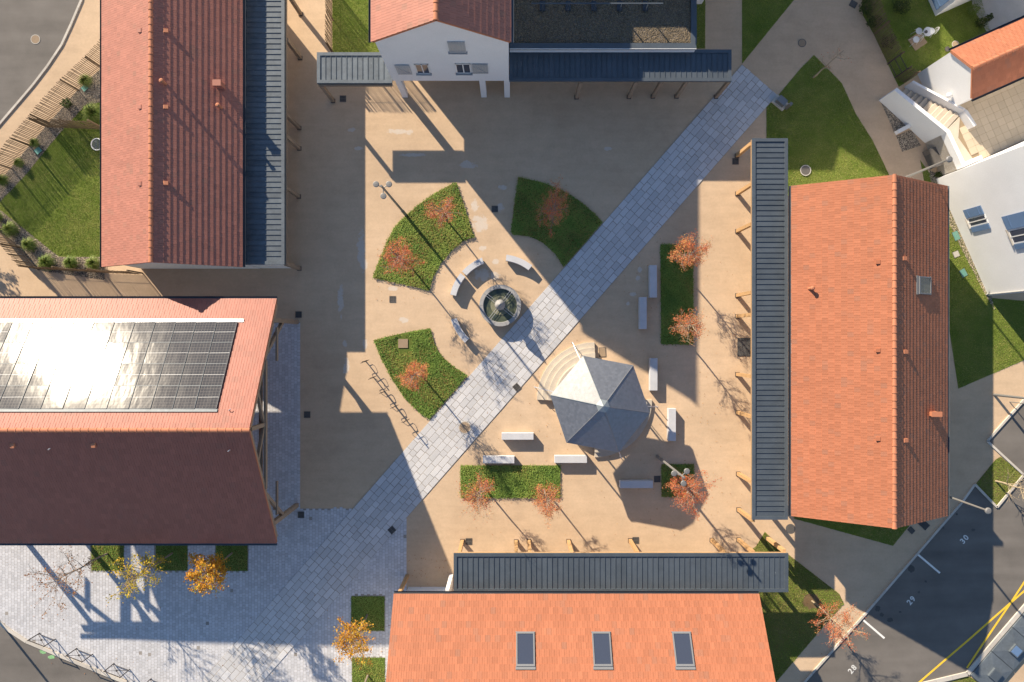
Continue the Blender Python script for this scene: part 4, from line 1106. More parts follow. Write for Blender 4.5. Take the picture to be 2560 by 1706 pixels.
# annex at the top edge with a blue door
c0 = Vector(G(2338,41)); ax = thing('white_annex', 'white annex with blue shutter beyond the private lawn', 'house', (c0.x, c0.y, 0), AE)
MB().box(0, 4.0, 0, 5.0, 0, 4.5).build('wall', M['white'], ax)
MB().box(-0.2, 4.2, -0.2, 5.2, 4.5, 4.62).build('roof', M['ridge'], ax)
d_ = MB().box(-0.06, 0.0, 0.25, 1.35, 0.35, 2.3).build('shutter', M['blue'], ax)
MB().box(-0.09,-0.06,0.3,1.3,0.7,0.8).box(-0.09,-0.06,0.3,1.3,1.8,1.9).build('batten', M['blue'], d_)
# air unit by the stair
x_, y_ = G(2322,400); u_ = thing('heat_pump', 'dark heat pump box against the white stair wall', 'appliance', (x_, y_, 0), AE)
MB().box(-0.22,0.22,-0.6,0.6,0.05,0.75).build('casing', M['cast'], u_); MB().box(-0.24,-0.22,-0.4,0.3,0.15,0.65).build('fan_grille', M['rubber'], u_)

# ------------------------------------------------------------ kiosk
kx, ky = 205.5/S, -146.3/S
kio = thing('bandstand', 'six sided slate roofed bandstand with round steps', 'bandstand', (kx, ky, 0))
def sector(r0, r1, z0, z1, a0, a1, n=22):
    pts = [(r1*math.cos(a0+(a1-a0)*i/n), r1*math.sin(a0+(a1-a0)*i/n)) for i in range(n+1)]
    pts += [(r0*math.cos(a1-(a1-a0)*i/n), r0*math.sin(a1-(a1-a0)*i/n)) for i in range(n+1)]
    m = len(pts); vs = [(x,y,z0) for x,y in pts] + [(x,y,z1) for x,y in pts]; fs = [(i,(i+1)%m,m+(i+1)%m,m+i) for i in range(m)]
    for i in range(n): fs.append((m+i, m+i+1, m+2*n-i, m+2*n+1-i))
    return MB().add(vs, fs)
MB().lathe([(2.55,0),(2.55,0.66),(2.50,0.68),(0,0.68)], n=48).build('platform', M['step'], kio)
for a0 in (math.pi/2, -math.pi/2):
    for k, (r1, z1) in enumerate(((3.58,0.17),(3.25,0.34),(2.92,0.51))):
        sector(2.3, r1, 0.0 if k == 0 else z1-0.172, z1, a0, a0+math.pi/2).build('step', M['step'], kio)
hexc = [(1457.9,890),(1582.8,913.7),(1624.5,1032.7),(1547,1131),(1416,1107),(1376,988)]
KE = 3.0; KA = 4.32
HX = [Vector(((U(*p,KE)[0]-kx), (U(*p,KE)[1]-ky), KE)) for p in hexc]
cx_ = sum((v.x for v in HX))/6; cy_ = sum((v.y for v in HX))/6
apex = Vector((cx_, cy_, KA))
rf = MB(); rf.add([tuple(v) for v in HX] + [tuple(apex)] + [tuple(v - Vector((0,0,0.12))) for v in HX], [(i, 6, (i+1)%6) if False else ((i+1)%6, i, 6) for i in range(6)] + [(i, (i+1)%6, 7+(i+1)%6, 7+i) for i in range(6)] + [(12,11,10,9,8,7)])
roofk = rf.build('roof', M['slate'], kio)
# slates: courses on every face
sl_parts = []
for i in range(6):
    A, B = HX[i], HX[(i+1)%6]; X = (A-B).normalized(); mid_ = (A+B)/2; Yv = (apex - mid_); Y = (Yv - X*Yv.dot(X)).normalized(); Z = X.cross(Y).normalized()
    if Z.z < 0: X = -X; Z = X.cross(Y).normalized()
    H_ = Yv.dot(Y); Wd = (A-B).length; e = 0.125; n = int(H_/e)
    o0 = mid_
    for k in range(n):
        y = k*e; half = Wd/2*(1 - y/H_); half2 = Wd/2*(1-(y+e)/H_); sw = 0.165; off = 0.0 if k%2 else sw/2
        nn = int(half/sw)+2
        for j in range(-nn, nn+1):
            x = j*sw + off
            xa, xb = max(x-sw/2+0.004, -half), min(x+sw/2-0.004, half)
            if xb - xa < 0.03: continue
            xa2, xb2 = max(xa, -half2), min(xb, half2)
            if xb2 <= xa2: xa2 = xb2 = min(max((xa+xb)/2, -half2), half2); 
            sl_parts.append((o0, X, Y, Z, y, e, xa, xb, xa2, xb2))
random.shuffle(sl_parts); rest = MB()
def slate_v(p, d=0.0):
    o0, X, Y, Z, y, e, xa, xb, xa2, xb2 = p
    z1, z0 = 0.008 + d, 0.003
    P_ = lambda x, yy, z: tuple(o0 + X*x + Y*yy + Z*z)
    return [P_(xa,y,z1),P_(xb,y,z1),P_(xb2,y+e+0.01,z0),P_(xa2,y+e+0.01,z0),P_(xa,y,-0.002),P_(xb,y,-0.002)], [(0,1,2,3),(4,5,1,0),(4,0,3),(5,2,1)]
full = [p for p in sl_parts if p[7]-p[6] > 0.15 and p[9]-p[8] > 0.15]
single = set(id(p) for p in full[:300])
for p in sl_parts:
    vs, fs = slate_v(p, random.uniform(0, 0.003))
    if id(p) in single: MB().add(vs, fs).build('slate', M['slate'], roofk)
    else: rest.add(vs, fs, random.uniform(0.01, 0.99))
rest.build('slate_covering', M['slate'], roofk, kind='stuff')
cap = MB(); k_ = 0.135
cap.add([tuple(apex + (v-apex)*k_ + Vector((0,0,0.045))) for v in HX] + [tuple(apex + Vector((0,0,0.06)))] , [((i+1)%6, i, 6) for i in range(6)])
cap.build('apex_cap', M['lead'], roofk)
for i in range(6):
    MB().tube([HX[i] + Vector((0,0,0.02)), apex + (HX[i]-apex)*k_ + Vector((0,0,0.03))], 0.022, 6).build('hip_flashing', M['lead'] if i in (0,5) else M['slate'], roofk)
    v = apex + (HX[i]-apex)*0.86
    MB().tube([(v.x,v.y,0.0),(v.x,v.y,KE+0.05)], 0.055, 10).build('column', M['steel'], kio)
for a, sg in ((math.pi/2+0.38,1),(math.pi-0.22,1),(-0.10,1),(-math.pi/2+0.42,1)):
    d = Vector((math.cos(a), math.sin(a), 0))
    MB().tube([d*3.85+Vector((0,0,0.02)), d*3.85+Vector((0,0,0.85)), d*3.6+Vector((0,0,0.98)), d*2.65+Vector((0,0,1.5)), d*2.5+Vector((0,0,1.5)), d*2.5+Vector((0,0,0.6))], 0.024, 8).build('handrail', M['rail'], kio)

# ------------------------------------------------------------ fountain
fx, fy = -29.4/S*0.99, 88.6/S*0.99
fo = thing('fountain', 'round stone fountain with a turned central pillar', 'fountain', (fx, fy, 0))
bs = MB().lathe([(1.22,0),(1.26,0.06),(1.26,0.42),(1.29,0.46),(1.29,0.54),(1.27,0.56),(1.05,0.56),(1.03,0.54),(1.03,0.18),(0,0.18)], n=56).build('basin', M['fount'], fo)
# rim stones
for k in range(10):
    a0 = 2*math.pi*k/10; sector(1.055, 1.285, 0.555, 0.585, a0+0.006, a0+2*math.pi/10-0.006, 6).build('rim_stone', M['fount'], bs)
MB().lathe([(1.03,0.44),(0,0.44)], n=48).build('water', M['water'], fo)
MB().lathe([(0.60,0.18),(0.60,0.455),(0.56,0.462),(0,0.462)], n=32).build('plinth', M['algae'], fo)
MB().lathe([(0.30,0.4),(0.30,0.55),(0.24,0.60),(0.20,0.95),(0.20,1.30),(0.30,1.36),(0.32,1.46),(0.27,1.56),(0.24,1.66),(0.17,1.76),(0.13,1.80),(0.14,1.86),(0.11,1.93),(0.04,1.96),(0.025,2.05),(0,2.06)], n=24).build('pillar', M['fount'], fo, smooth=True)
for k in range(4):
    a = math.pi/4 + 0.12 + k*math.pi/2; d = Vector((math.cos(a), math.sin(a), 0)); m_ = Vector((-d.y, d.x, 0))
    for s_ in (-1,1): MB().tube([d*0.2+m_*0.07*s_+Vector((0,0,0.60)), d*1.08+m_*0.07*s_+Vector((0,0,0.60))], 0.013, 6).build('rod', M['rail'], fo)
    MB().tube([d*0.16+Vector((0,0,1.1)), d*0.42+Vector((0,0,1.12)), d*0.46+Vector((0,0,1.06))], 0.016, 6).build('spout', M['cast'], fo)

# ------------------------------------------------------------ benches
def curved_bench(a0, a1, label):
    c = (fx, fy)
    o = thing('curved_bench', label, 'bench', (c[0]+3.0*math.cos(R((a0+a1)/2)), c[1]+3.0*math.sin(R((a0+a1)/2)), 0), 0, 'curved benches round the fountain')
    off = Vector((-3.0*math.cos(R((a0+a1)/2)), -3.0*math.sin(R((a0+a1)/2)), 0))
    s1 = sector(2.80, 3.17, 0.08, 0.47, R(a0), R(a1), 14).build('seat', M['bench'], o); s1.location = off
    s2 = sector(2.85, 3.12, 0.0, 0.08, R(a0)+0.02, R(a1)-0.02, 14).build('base', M['concrete'], o); s2.location = off
curved_bench(111, 138.2, 'curved stone bench above the fountain, left of the gap to the upper path')
curved_bench(140.8, 167.5, 'curved stone bench nearest the fan bed with two red trees')
curved_bench(51.5, 83, 'curved stone bench at the shadow edge beside the upper slab path')
curved_bench(196, 226.5, 'curved stone bench mottled by tree shadow below the fountain')
def bench(x0, y0, x1, y1, label):
    a = U(x0, y1, 0.47); b = U(x1, y0, 0.47); cx, cy = (a[0]+b[0])/2, (a[1]+b[1])/2; hx, hy = (b[0]-a[0])/2, (b[1]-a[1])/2
    o = thing('stone_bench', label, 'bench', (cx, cy, 0), random.uniform(-0.008,0.008), 'straight stone block benches')
    c = 0.012; z0, z1 = 0.05, 0.47
    vs = [(-hx,-hy,z0),(hx,-hy,z0),(hx,hy,z0),(-hx,hy,z0),(-hx,-hy,z1-c),(hx,-hy,z1-c),(hx,hy,z1-c),(-hx,hy,z1-c),(-hx+c,-hy+c,z1),(hx-c,-hy+c,z1),(hx-c,hy-c,z1),(-hx+c,hy-c,z1)]
    fs = [(3,2,1,0),(0,1,5,4),(1,2,6,5),(2,3,7,6),(3,0,4,7),(4,5,9,8),(5,6,10,9),(6,7,11,10),(7,4,8,11),(8,9,10,11)]
    MB().add(vs, fs).build('seat', M['bench'], o)
    MB().box(-hx+0.05,hx-0.05,-hy+0.05,hy-0.05,0,0.05).build('base', M['concrete'], o)
bench(1624.5,663,1642.5,744, 'shaded stone bench close beside the long bed')
bench(1599,743,1617,823, 'shaded stone bench left of the long bed, the lower of the pair')
bench(1625,896,1644,977, 'stone bench half in shadow right of the bandstand')
bench(1671,1022,1690,1103, 'stone bench with a shadowed lower end right of the bandstand')
bench(1550,1203,1632.5,1221, 'stone bench inside the bandstand shadow')
bench(1386.5,1140,1467.7,1158, 'sunlit stone bench above the right end of the rectangular bed')
bench(1254,1083,1334,1100, 'sunlit stone bench standing free in the open sand')
bench(1207,1141,1286,1159, 'stone bench dappled by tree shadow at the edge of the rectangular bed')

# ------------------------------------------------------------ lamps
def triple_lamp(px, py, h, label, rot):
    x, y = G(px, py); o = thing('street_lamp', label, 'street lamp', (x, y, 0), 0, 'three headed square lamps')
    MB().tube([(0,0,0),(0,0,1.3)], 0.10, 12).build('pole_base', M['steel'], o)
    MB().tube([(0,0,1.3),(0,0,h+0.5)], [0.075,0.055], 12).build('pole', M['steel'], o)
    for k, (a, l, dz) in enumerate(((rot,0.36,0.0),(rot+2.1,0.42,-0.05),(rot+4.2,0.42,-0.02))):
        d = Vector((math.cos(a), math.sin(a), 0))
        arm = MB().tube([(0,0,h+dz), d*l + Vector((0,0,h+dz))], 0.028, 8).build('arm', M['steel'], o)
        hd = MB().lathe([(0,-0.10),(0.10,-0.10),(0.155,-0.05),(0.16,0.0),(0.13,0.02),(0,0.03)], n=20).build('lamp_head', M['steel'], o, smooth=False); hd.location = d*l + Vector((0,0,h+dz+0.03))
triple_lamp(1014, 537, 7.45, 'three headed grey lamp at the top of the fan bed', 0.55)
triple_lamp(1643, 1141, 6.2, 'three headed grey lamp over the small square bed', 0.75)
def single_lamp(px, py, label, h=6.2):
    x, y, _ = U(px, py, h); o = thing('street_lamp', label, 'street lamp', (x, y, 0), 0, 'single headed lamps')
    MB().tube([(0,0,0),(0,0,h-0.02)], [0.085,0.05], 10).build('pole', M['steel'], o)
    MB().lathe([(0,-0.02),(0.14,-0.02),(0.175,0.02),(0.175,0.06),(0.12,0.10),(0,0.11)], n=20).build('lamp_head', M['steel'], o).location = (0,0,h)
single_lamp(2372, 399, 'single headed lamp in front of the white houses')
single_lamp(2469, 1277, 'single headed lamp above the numbered parking bays')
single_lamp(-260, 1620, 'single headed lamp just left of the picture by the road')
single_lamp(2690, 1010, 'single headed lamp just right of the picture by the parking lane')

# ------------------------------------------------------------ bicycle stands
def loop(z0, z1, s, w=0.26):
    pts = [(0,0,z0),(s*w*0.8,0,z0),(s*w,0,z0+0.05),(s*w*0.92,0,(z0+z1)/2),(s*w*0.72,0,z1-0.05),(s*w*0.58,0,z1),(0,0,z1)]
    return pts
x_, y_ = G(915,904)
bk = thing('bicycle_stand', '', 'bicycle stand', (0,0,0), 0, 'row of bicycle stands')
MB().box(-0.028,0.028,-0.028,0.028,0,1.02).build('post', M['darksteel'], bk)
for z0, z1, s_ in ((0.16,0.43,1),(0.41,0.66,-1),(0.65,0.90,1)): MB().tube(loop(z0,z1,s_), 0.014, 6).build('wheel_loop', M['darksteel'], bk)
for i, (px, py) in enumerate(((915,904),(934,944),(960.5,979.5),(988,1016),(1016,1051))):
    o = bk if i == 0 else copy_tree(bk)
    x_, y_ = G(px, py); o.location = (x_, y_, 0); o.rotation_euler = (0,0,R(24)); o['group'] = 'row of bicycle stands'; o['category'] = 'bicycle stand'
    o['label'] = ['bicycle stand at the upper end of the row','second bicycle stand from the upper end of the row','middle bicycle stand of the row of five','fourth bicycle stand, next to the lowest','bicycle stand at the lower end nearest the slab path'][i]

# ------------------------------------------------------------ cross barriers by the road
br = thing('barrier', '', 'barrier', (0,0,0), 0, 'cross braced barriers along the kerb')
bl = 1.05
for x in (0, bl): MB().tube([(x,0,0),(x,0,1.08)], 0.032, 8).build('post', M['darksteel'], br); 
MB().tube([(0,0,1.04),(bl,0,1.04)], 0.028, 8).build('top_rail', M['darksteel'], br)
MB().tube([(0,0,0.12),(bl,0,0.12)], 0.018, 8).build('bottom_rail', M['darksteel'], br)
MB().tube([(0,0,0.14),(bl,0,1.0)], 0.016, 6).build('cross_bar', M['darksteel'], br); MB().tube([(bl,0,0.14),(0,0,1.0)], 0.016, 6).build('cross_bar', M['darksteel'], br)
MB().lathe([(0,-0.02),(0.06,-0.02),(0.06,0.02),(0,0.02)], n=12).build('boss', M['darksteel'], br).location = (bl/2, 0, 0.57)
for i in range(4):
    o = br if i == 0 else copy_tree(br)
    x_, y_ = G(99.5+92.8*i, 1583+37.9*i); o.location = (x_, y_, 0); o.rotation_euler = (0,0,-math.atan2(15,39.3))
    o['label'] = ['leftmost cross braced barrier on the kerb','second cross braced barrier from the left','third cross braced barrier from the left','rightmost cross braced barrier at the lower edge'][i]

# ------------------------------------------------------------ picket fences
def fence(label, pts, h=1.75, sp=0.105, post_every=2.2, mat='picket', w=0.038):
    P = [Vector(G(*p)) for p in pts]
    o = thing('picket_fence', label, 'fence', (P[0].x, P[0].y, 0), 0, 'chestnut picket fences')
    pm = MB().add([(-w/2,-0.011,0.03),(w/2,-0.011,0.03),(w/2,0.011,0.03),(-w/2,0.011,0.03),(-w/2,-0.011,h-0.05),(w/2,-0.011,h-0.05),(w/2,0.011,h-0.05),(-w/2,0.011,h-0.05),(0,-0.008,h),(0,0.008,h)],
                  [(0,1,5,4),(1,2,6,5),(2,3,7,6),(3,0,4,7),(4,5,8),(6,7,9),(5,6,9,8),(7,4,8,9)]).mesh('picket', M[mat])
    for a, b in zip(P[:-1], P[1:]):
        L = (b-a).length; d = (b-a)/L; ang = math.atan2(d.y, d.x); n = int(L/sp)
        for j in range(n+1):
            q = a + d*(j*sp)
            k = link('picket', pm, o); k.location = (q.x-P[0].x, q.y-P[0].y, random.uniform(-0.03,0.02)); k.rotation_euler = (random.gauss(0,0.012), random.gauss(0,0.012), ang)
        for z in (0.35, h-0.35):
            m_ = Vector((-d.y, d.x))*0.03
            MB().beam((a.x-P[0].x+m_.x, a.y-P[0].y+m_.y, z), (b.x-P[0].x+m_.x, b.y-P[0].y+m_.y, z), 0.012, 0.016).build('wire', M[mat], o)
        m = max(1, round(L/post_every))
        for j in range(m+1):
            q = a + (b-a)*(j/m) + Vector((-d.y, d.x))*0.07
            MB().tube([(q.x-P[0].x,q.y-P[0].y,0),(q.x-P[0].x,q.y-P[0].y,h-0.03)], 0.045, 8).build('post', M[mat], o)
    return o
fence('picket fence on the road side of the corner garden', [(290,131),(255,170),(195,225),(122,308),(27.5,420),(-20,478)])
fence('picket fence along the lower left edge of the corner garden', [(-20,556),(0,575),(51,621),(94.5,673)])
fence('picket fence between the corner garden and the market hall', [(94.5,673),(257,682),(356,686)])
fence('picket fence dividing the corner garden beside the long roof', [(119,319),(262,325)])
fence('picket fence along the sunny lawn beside the tall white house', [(831,-30),(831,134)], 1.65)
fence('picket fence standing behind the left zinc canopy of the tall house', [(833,166),(998,166)], 1.65)
fence('picket fence between the sand path and the private lawn', [(2146,-20),(2184,86),(2219,160)])
fence('short picket fence piece beside the dark garden gate', [(2238,196),(2258,208)])
gx, gy = G(2219,161); ga = thing('garden_gate', 'dark metal gate into the private lawn', 'gate', (gx, gy, 0), math.atan2(-(195-161), 18))
for x in (0, 0.95): MB().tube([(x,0,0),(x,0,1.5)], 0.035, 8).build('post', M['darksteel'], ga)
for z in (0.2, 0.8, 1.35): MB().beam((0.03,0,z),(0.92,0,z),0.03,0.04).build('rail', M['darksteel'], ga)
for k in range(7): MB().tube([(0.12+k*0.12,0,0.2),(0.12+k*0.12,0,1.35)], 0.009, 6).build('bar', M['darksteel'], ga)

# ------------------------------------------------------------ drain grates and covers
def grate(px, py, label, ang=0.0, s=0.20, bright=False):
    x, y = G(px, py); o = thing('drain_grate', label, 'drain grate', (x, y, 0.036 if abs(ang) > 0.1 or px < 760 else 0.004), ang, 'square drain grates')
    fr = MB()
    for a,b,c,d in ((-s,s,-s,-s+0.03),(-s,s,s-0.03,s),(-s,-s+0.03,-s+0.03,s-0.03),(s-0.03,s,-s+0.03,s-0.03)): fr.box(a,b,c,d,0,0.022)
    fr.build('frame', M['cast'], o)
    MB().box(-s+0.03,s-0.03,-s+0.03,s-0.03,0,0.004).build('sump', M['rubber'], o)
    for k in range(5):
        t = -s+0.06+k*(2*s-0.12)/4; MB().box(t-0.014,t+0.014,-s+0.03,s-0.03,0.006,0.020).build('bar', M['cast'], o)
    MB().box(-s+0.03,s-0.03,-0.014,0.014,0.008,0.021).build('bar', M['cast'], o)
for a in ((981.5,748.6,'drain grate in the sunlit sand below the two red trees'),(1237,523,'drain grate on the shadow edge beside the shaded fan bed'),(768,1037,'drain grate in the shaded sand right of the market hall'),
          (753,1287,'drain grate at the lower right post of the market hall'),(1643,1198,'drain grate at the end of the bench in the bandstand shadow'),(857.5,247.5,'drain grate below the left canopy of the tall house'),
          (1838.8,404,'drain grate at the top post of the right canopy'),(747,787,'drain grate at the upper right post of the market hall'),(1172,1354,'drain grate at the left end of the lower canopy'),(1589,1351,'drain grate in the middle of the lower canopy posts')):
    grate(*a)
grate(1291.5,968,'drain grate in the slab path near the bandstand steps', -0.85); grate(980,1325,'dark drain grate in the lower shaded slab path', -0.85)
def manhole(px, py, r, mat, label, z=0.012, ring=True):
    x, y = G(px, py); o = thing('manhole_cover', label, 'manhole cover', (x, y, z), 0, 'round manhole covers')
    MB().lathe([(r,0),(r,0.014),(r*0.86,0.014),(r*0.86,0.0)], n=28).build('ring', M['concrete'] if ring else M['cast'], o)
    MB().lathe([(r*0.85,0.0),(r*0.85,0.012),(0,0.012)], n=28).build('lid', mat, o)
manhole(89,99,0.30,M['cover_tan'],'pale round manhole cover in the upper left road', 0.008)
manhole(1162,1069,0.40,M['cover_tan'],'tan round manhole cover in the slab path', 0.036)
manhole(2013,427,0.34,M['cast'],'dark round manhole cover with pale ring in the lawn', 0.06)
manhole(1976,1322,0.30,M['cast'],'dark round manhole cover below the right canopy end', 0.006, False)
manhole(2387,112,0.22,M['cover_tan'],'round cover in the private lawn', 0.05); manhole(2367,124,0.16,M['cast'],'small round cover in the private lawn', 0.05, False)
manhole(2005,108,0.26,M['cover_tan'],'faint round cover in the shaded sand path', 0.006, False)
def flat_cover(px, py, hx, hy, ang, mat, label, h=0.03, nm='access_cover', cat='cover'):
    x, y = G(px, py); o = thing(nm, label, cat, (x, y, 0.006), ang)
    MB().box(-hx,hx,-hy,hy,0,h*0.7).build('frame', M['cast'], o); MB().box(-hx+0.03,hx-0.03,-hy+0.03,hy-0.03,h*0.7,h).build('plate', mat, o)
flat_cover(1861,868,0.44,0.58,0,M['rubber'],'dark entrance mat beside the right canopy', nm='entrance_mat', cat='mat')
flat_cover(2133,11,0.22,0.2,-0.5,M['cast'],'dark square cover at the top of the sand path'); flat_cover(2309,1311,0.33,0.22,-0.75,M['rubber'],'dark plate beside the lower gable of the orange roof')
flat_cover(2278,1326,0.2,0.16,-0.8,M['cast'],'small dark cover beside the lower gable of the orange roof'); flat_cover(1506,881,0.22,0.3,0.05,M['cover_tan'],'sandy inspection plate above the bandstand')
flat_cover(2390,590,0.2,0.3,0.4,M['teal'],'shaded teal box lid in the bright lawn'); flat_cover(2408,683,0.2,0.26,0.5,M['teal'],'sunlit teal box lid in the bright lawn'); flat_cover(2390,636,0.2,0.2,0.4,M['concrete'],'pale square cover in the bright lawn')
flat_cover(214,222,0.18,0.2,-0.8,M['teal'],'teal box lid in the upper gravel border', 0.12); flat_cover(98,378,0.2,0.22,-0.8,M['teal'],'teal box lid in the middle of the gravel border', 0.12)
# meter box by the path
x_, y_ = G(1948,259); mbx = thing('service_box', 'grey service box on a stone block beside the top of the slab path', 'service box', (x_, y_, 0), -0.7)
MB().box(-0.45,0.45,-0.28,0.28,0,0.18).build('block', M['kerb'], mbx); MB().box(-0.3,0.28,-0.2,0.2,0.18,0.55).build('cabinet', M['frame'], mbx); MB().box(0.42,0.6,-0.05,0.14,0,0.8).build('side_post', M['steel'], mbx)

# grey container lids lower right
pd = Vector((0.66,0.75)); 
for i, (px, py) in enumerate(((2423,1686),(2475,1626),(2527,1566),(2579,1506))):
    x_, y_ = G(px, py); o = thing('container_platform', ['grey metal container lid with rounded hatch nearest the grass','grey metal container lid with shiny square hatch','upper grey metal container lid beside the yellow lines','grey metal container lid beyond the right edge'][i], 'container', (x_, y_, 0), math.atan2(0.755,0.655), 'row of grey container lids')
    L = 79/S; W_ = 72/S
    MB().add([(0.01,-W_,0),(L-0.01,-W_,0),(L-0.01,-0.01,0),(0.01,-0.01,0),(0.01,-W_,0.16),(L-0.01,-W_,0.16),(L-0.01,-0.01,0.16),(0.01,-0.01,0.16),(L/2,-W_*0.55,0.26)],
             [(0,1,5,4),(1,2,6,5),(2,3,7,6),(3,0,4,7),(4,5,8),(5,6,8),(6,7,8),(7,4,8)]).build('lid', M['zinc_old'], o)
    hz = MB().box(L/2-0.3,L/2+0.32,-W_*0.55-0.33,-W_*0.55+0.30,0.2,0.36).build('hatch', M['zinc_old'], o)
    MB().box(L/2-0.24,L/2+0.26,-W_*0.55-0.27,-W_*0.55+0.24,0.36,0.372).build('hatch_plate', M['blue'] if i == 1 else M['zinc'], hz)

# garden table and chairs
tx, ty = G(2303,92)
gt = thing('garden_table', 'round white table on the private lawn', 'table', (tx, ty, 0))
MB().lathe([(0.28,0.68),(0.28,0.71),(0,0.71)], n=24).build('table_top', M['chairwhite'], gt)
for k in range(3): a = k*2.09; MB().tube([(0.05*math.cos(a),0.05*math.sin(a),0.68),(0.08*math.cos(a),0.08*math.sin(a),0.35),(0.24*math.cos(a),0.24*math.sin(a),0.02)], 0.012, 6).build('leg', M['chairwhite'], gt)
tr = MB().lathe([(0.10,0),(0.11,0.02),(0,0.02)], n=16).build('serving_tray', M['cast']); tr.location = (tx-0.14, ty-0.02, 0.71); tag(tr, 'dark oval tray on the round white garden table', 'tray')
sp_ = MB().box(-0.45,0.45,-0.42,0.42,0,0.03).build('paving_slab', M['cover_tan']); sp_.location = (*G(2293,104), 0.02); sp_.rotation_euler = (0,0,0.6); tag(sp_, 'square sandy slab under the garden chairs', 'slab')
def chair(px, py, rot, label):
    x, y = G(px, py); o = thing('garden_chair', label, 'chair', (x, y, 0), rot, 'white garden chairs')
    MB().lathe([(0.20,0.43),(0.20,0.455),(0,0.455)], n=20).build('seat', M['chairwhite'], o)
    for sx, sy in ((1,1),(1,-1),(-1,1),(-1,-1)): MB().tube([(0.13*sx,0.13*sy,0.43),(0.2*sx,0.2*sy,0.0)], 0.011, 6).build('leg', M['chairwhite'], o)
    b = [( -0.19, 0.18*math.cos(t), 0.45+0.46*math.sin(t)) for t in [math.pi*i/10 for i in range(11)]]
    br_ = MB().tube(b, 0.012, 6).build('backrest', M['chairwhite'], o)
    for yy in (-0.07,0.0,0.07): MB().tube([(-0.19,yy,0.45),(-0.19,yy*0.6,0.86)], 0.008, 6).build('back_rod', M['chairwhite'], br_)
chair(2287,86,2.4,'white garden chair nearest the picket fence'); chair(2280,107,3.4,'white garden chair in front of the round table'); chair(2318,86,-0.2+math.pi*1.0,'white garden chair with scrolled back at the far side of the table')
# white lounger half under the eave
x_, y_ = G(252,366); lo = thing('garden_chair', 'white rimmed striped garden seat under the eave of the long roof', 'seat', (x_, y_, 0))
ring = [(0.34*math.cos(t), 0.36*math.sin(t), 0.42) for t in [2*math.pi*i/20 for i in range(21)]]
MB().tube(ring, 0.03, 6).build('rim', M['chairwhite'], lo)
for k in range(7): xx = -0.24+0.08*k; l = 0.34*math.sqrt(max(0.05,1-(xx/0.36)**2)); MB().box(xx-0.022,xx+0.022,-l,l,0.40,0.42).build('slat', M['zinc'], lo)
for sx in (-0.22,0.22): MB().tube([(sx,0.2,0.4),(sx,0.26,0)],0.02,6).build('leg', M['chairwhite'], lo); MB().tube([(sx,-0.2,0.4),(sx,-0.26,0)],0.02,6).build('leg', M['chairwhite'], lo)
# bollard rail at the right edge
x_, y_ = G(2524,1005); gr_ = thing('guard_rail', 'slim grey guard rail at the right edge above the parking kerb', 'rail', (x_, y_, 0))
MB().tube([(0,0,0),(0,0,1.6),(0.9,0.3,1.6)],0.03,8).build('rail_tube', M['steel'], gr_)

# ------------------------------------------------------------ trees and plants
def tree(px, py, label, h, cb, rad, leafmat, nleaf, seed, bark='bark', leaf=0.056, ex=1.0, ey=1.0, off=(0,0), lean=(0,0), bare=0.0, name='young_tree', group=None, nbr=24, up=0.75):
    r = np.random.default_rng(seed); x, y = G(px, py)
    o = thing(name, label, 'tree', (x, y, 0), 0, group)
    tb = MB(); leaves = []; twigs = []
    top = Vector((off[0]*0.7+lean[0], off[1]*0.7+lean[1], h*0.90))
    n = 7; trunk = [Vector((0,0,0)).lerp(top, i/n) + (Vector((r.normal(0,0.03), r.normal(0,0.03), 0)) if 0 < i else Vector()) for i in range(n+1)]
    tb.tube(trunk, [0.060*(1-0.82*i/n) for i in range(n+1)], 7)
    def at(z):
        f = min(max(z/(h*0.90),0),1)*n; i = min(int(f), n-1); return trunk[i].lerp(trunk[i+1], f-i)
    for b in range(nbr):
        f = (b+0.5)/nbr; z = cb*0.92 + (h*0.86-cb)*f**1.05; p = at(z)
        a = b*2.39996 + r.normal(0,0.3)
        prof = math.sin(math.pi*(0.20+0.72*f))**0.7
        L = rad*prof*r.uniform(0.5,1.18)
        ca, sa = math.cos(a)*ex, math.sin(a)*ey
        rise = L*up*r.uniform(0.6,1.3)*(0.5+f)
        pts = [p + Vector((ca*L*t + off[0]*0.3*t, sa*L*t + off[1]*0.3*t, rise*t**1.3)) + Vector(r.normal(0,0.03,3))*(1 if t else 0) for t in (0,0.33,0.66,1.0)]
        tb.tube(pts, [0.022,0.017,0.011,0.005], 5, cap=False)
        for k in range(7):
            t = r.uniform(0.15,1.0); i = min(int(t*3),2); q = pts[i].lerp(pts[i+1], t*3-i)
            ta = a + r.uniform(-1.4,1.4); tl = rad*r.uniform(0.18,0.5)
            e = q + Vector((math.cos(ta)*tl*ex, math.sin(ta)*tl*ey, tl*r.uniform(0.0,0.9)))
            m_ = (q+e)/2 + Vector(r.normal(0,0.03,3)); tb.tube([q,m_,e], [0.009,0.006,0.003], 4, cap=False)
            twigs.append((q,m_,e))
    per = max(1, int(nleaf/len(twigs)))
    w = r.gamma(2.2, 1/2.2, len(twigs))
    for (q,m_,e), ww in zip(twigs, w):
        if r.random() < bare: continue
        for _ in range(int(per*ww)):
            t = r.uniform(0.15,1.08); c = q.lerp(e, t); leaves.append([c.x+r.normal(0,0.08), c.y+r.normal(0,0.08), c.z+r.normal(0,0.07)])
    tb.build('trunk', M[bark], o)
    c = np.array(leaves); v, f = leaf_quads(c, leaf, 0.75, r, 0.62)
    base = patchy(c[:,0]*1.0, c[:,1]+c[:,2], 1.6); rn = np.clip(0.6*base + r.normal(0.12,0.2,len(c)), 0.01, 0.99)
    link('crown', raw_mesh('crown', v, f, np.repeat(rn,4), M[leafmat]), o)
    return o
RG = 'young red trees in the beds'; YG = 'young golden trees by the pavement'
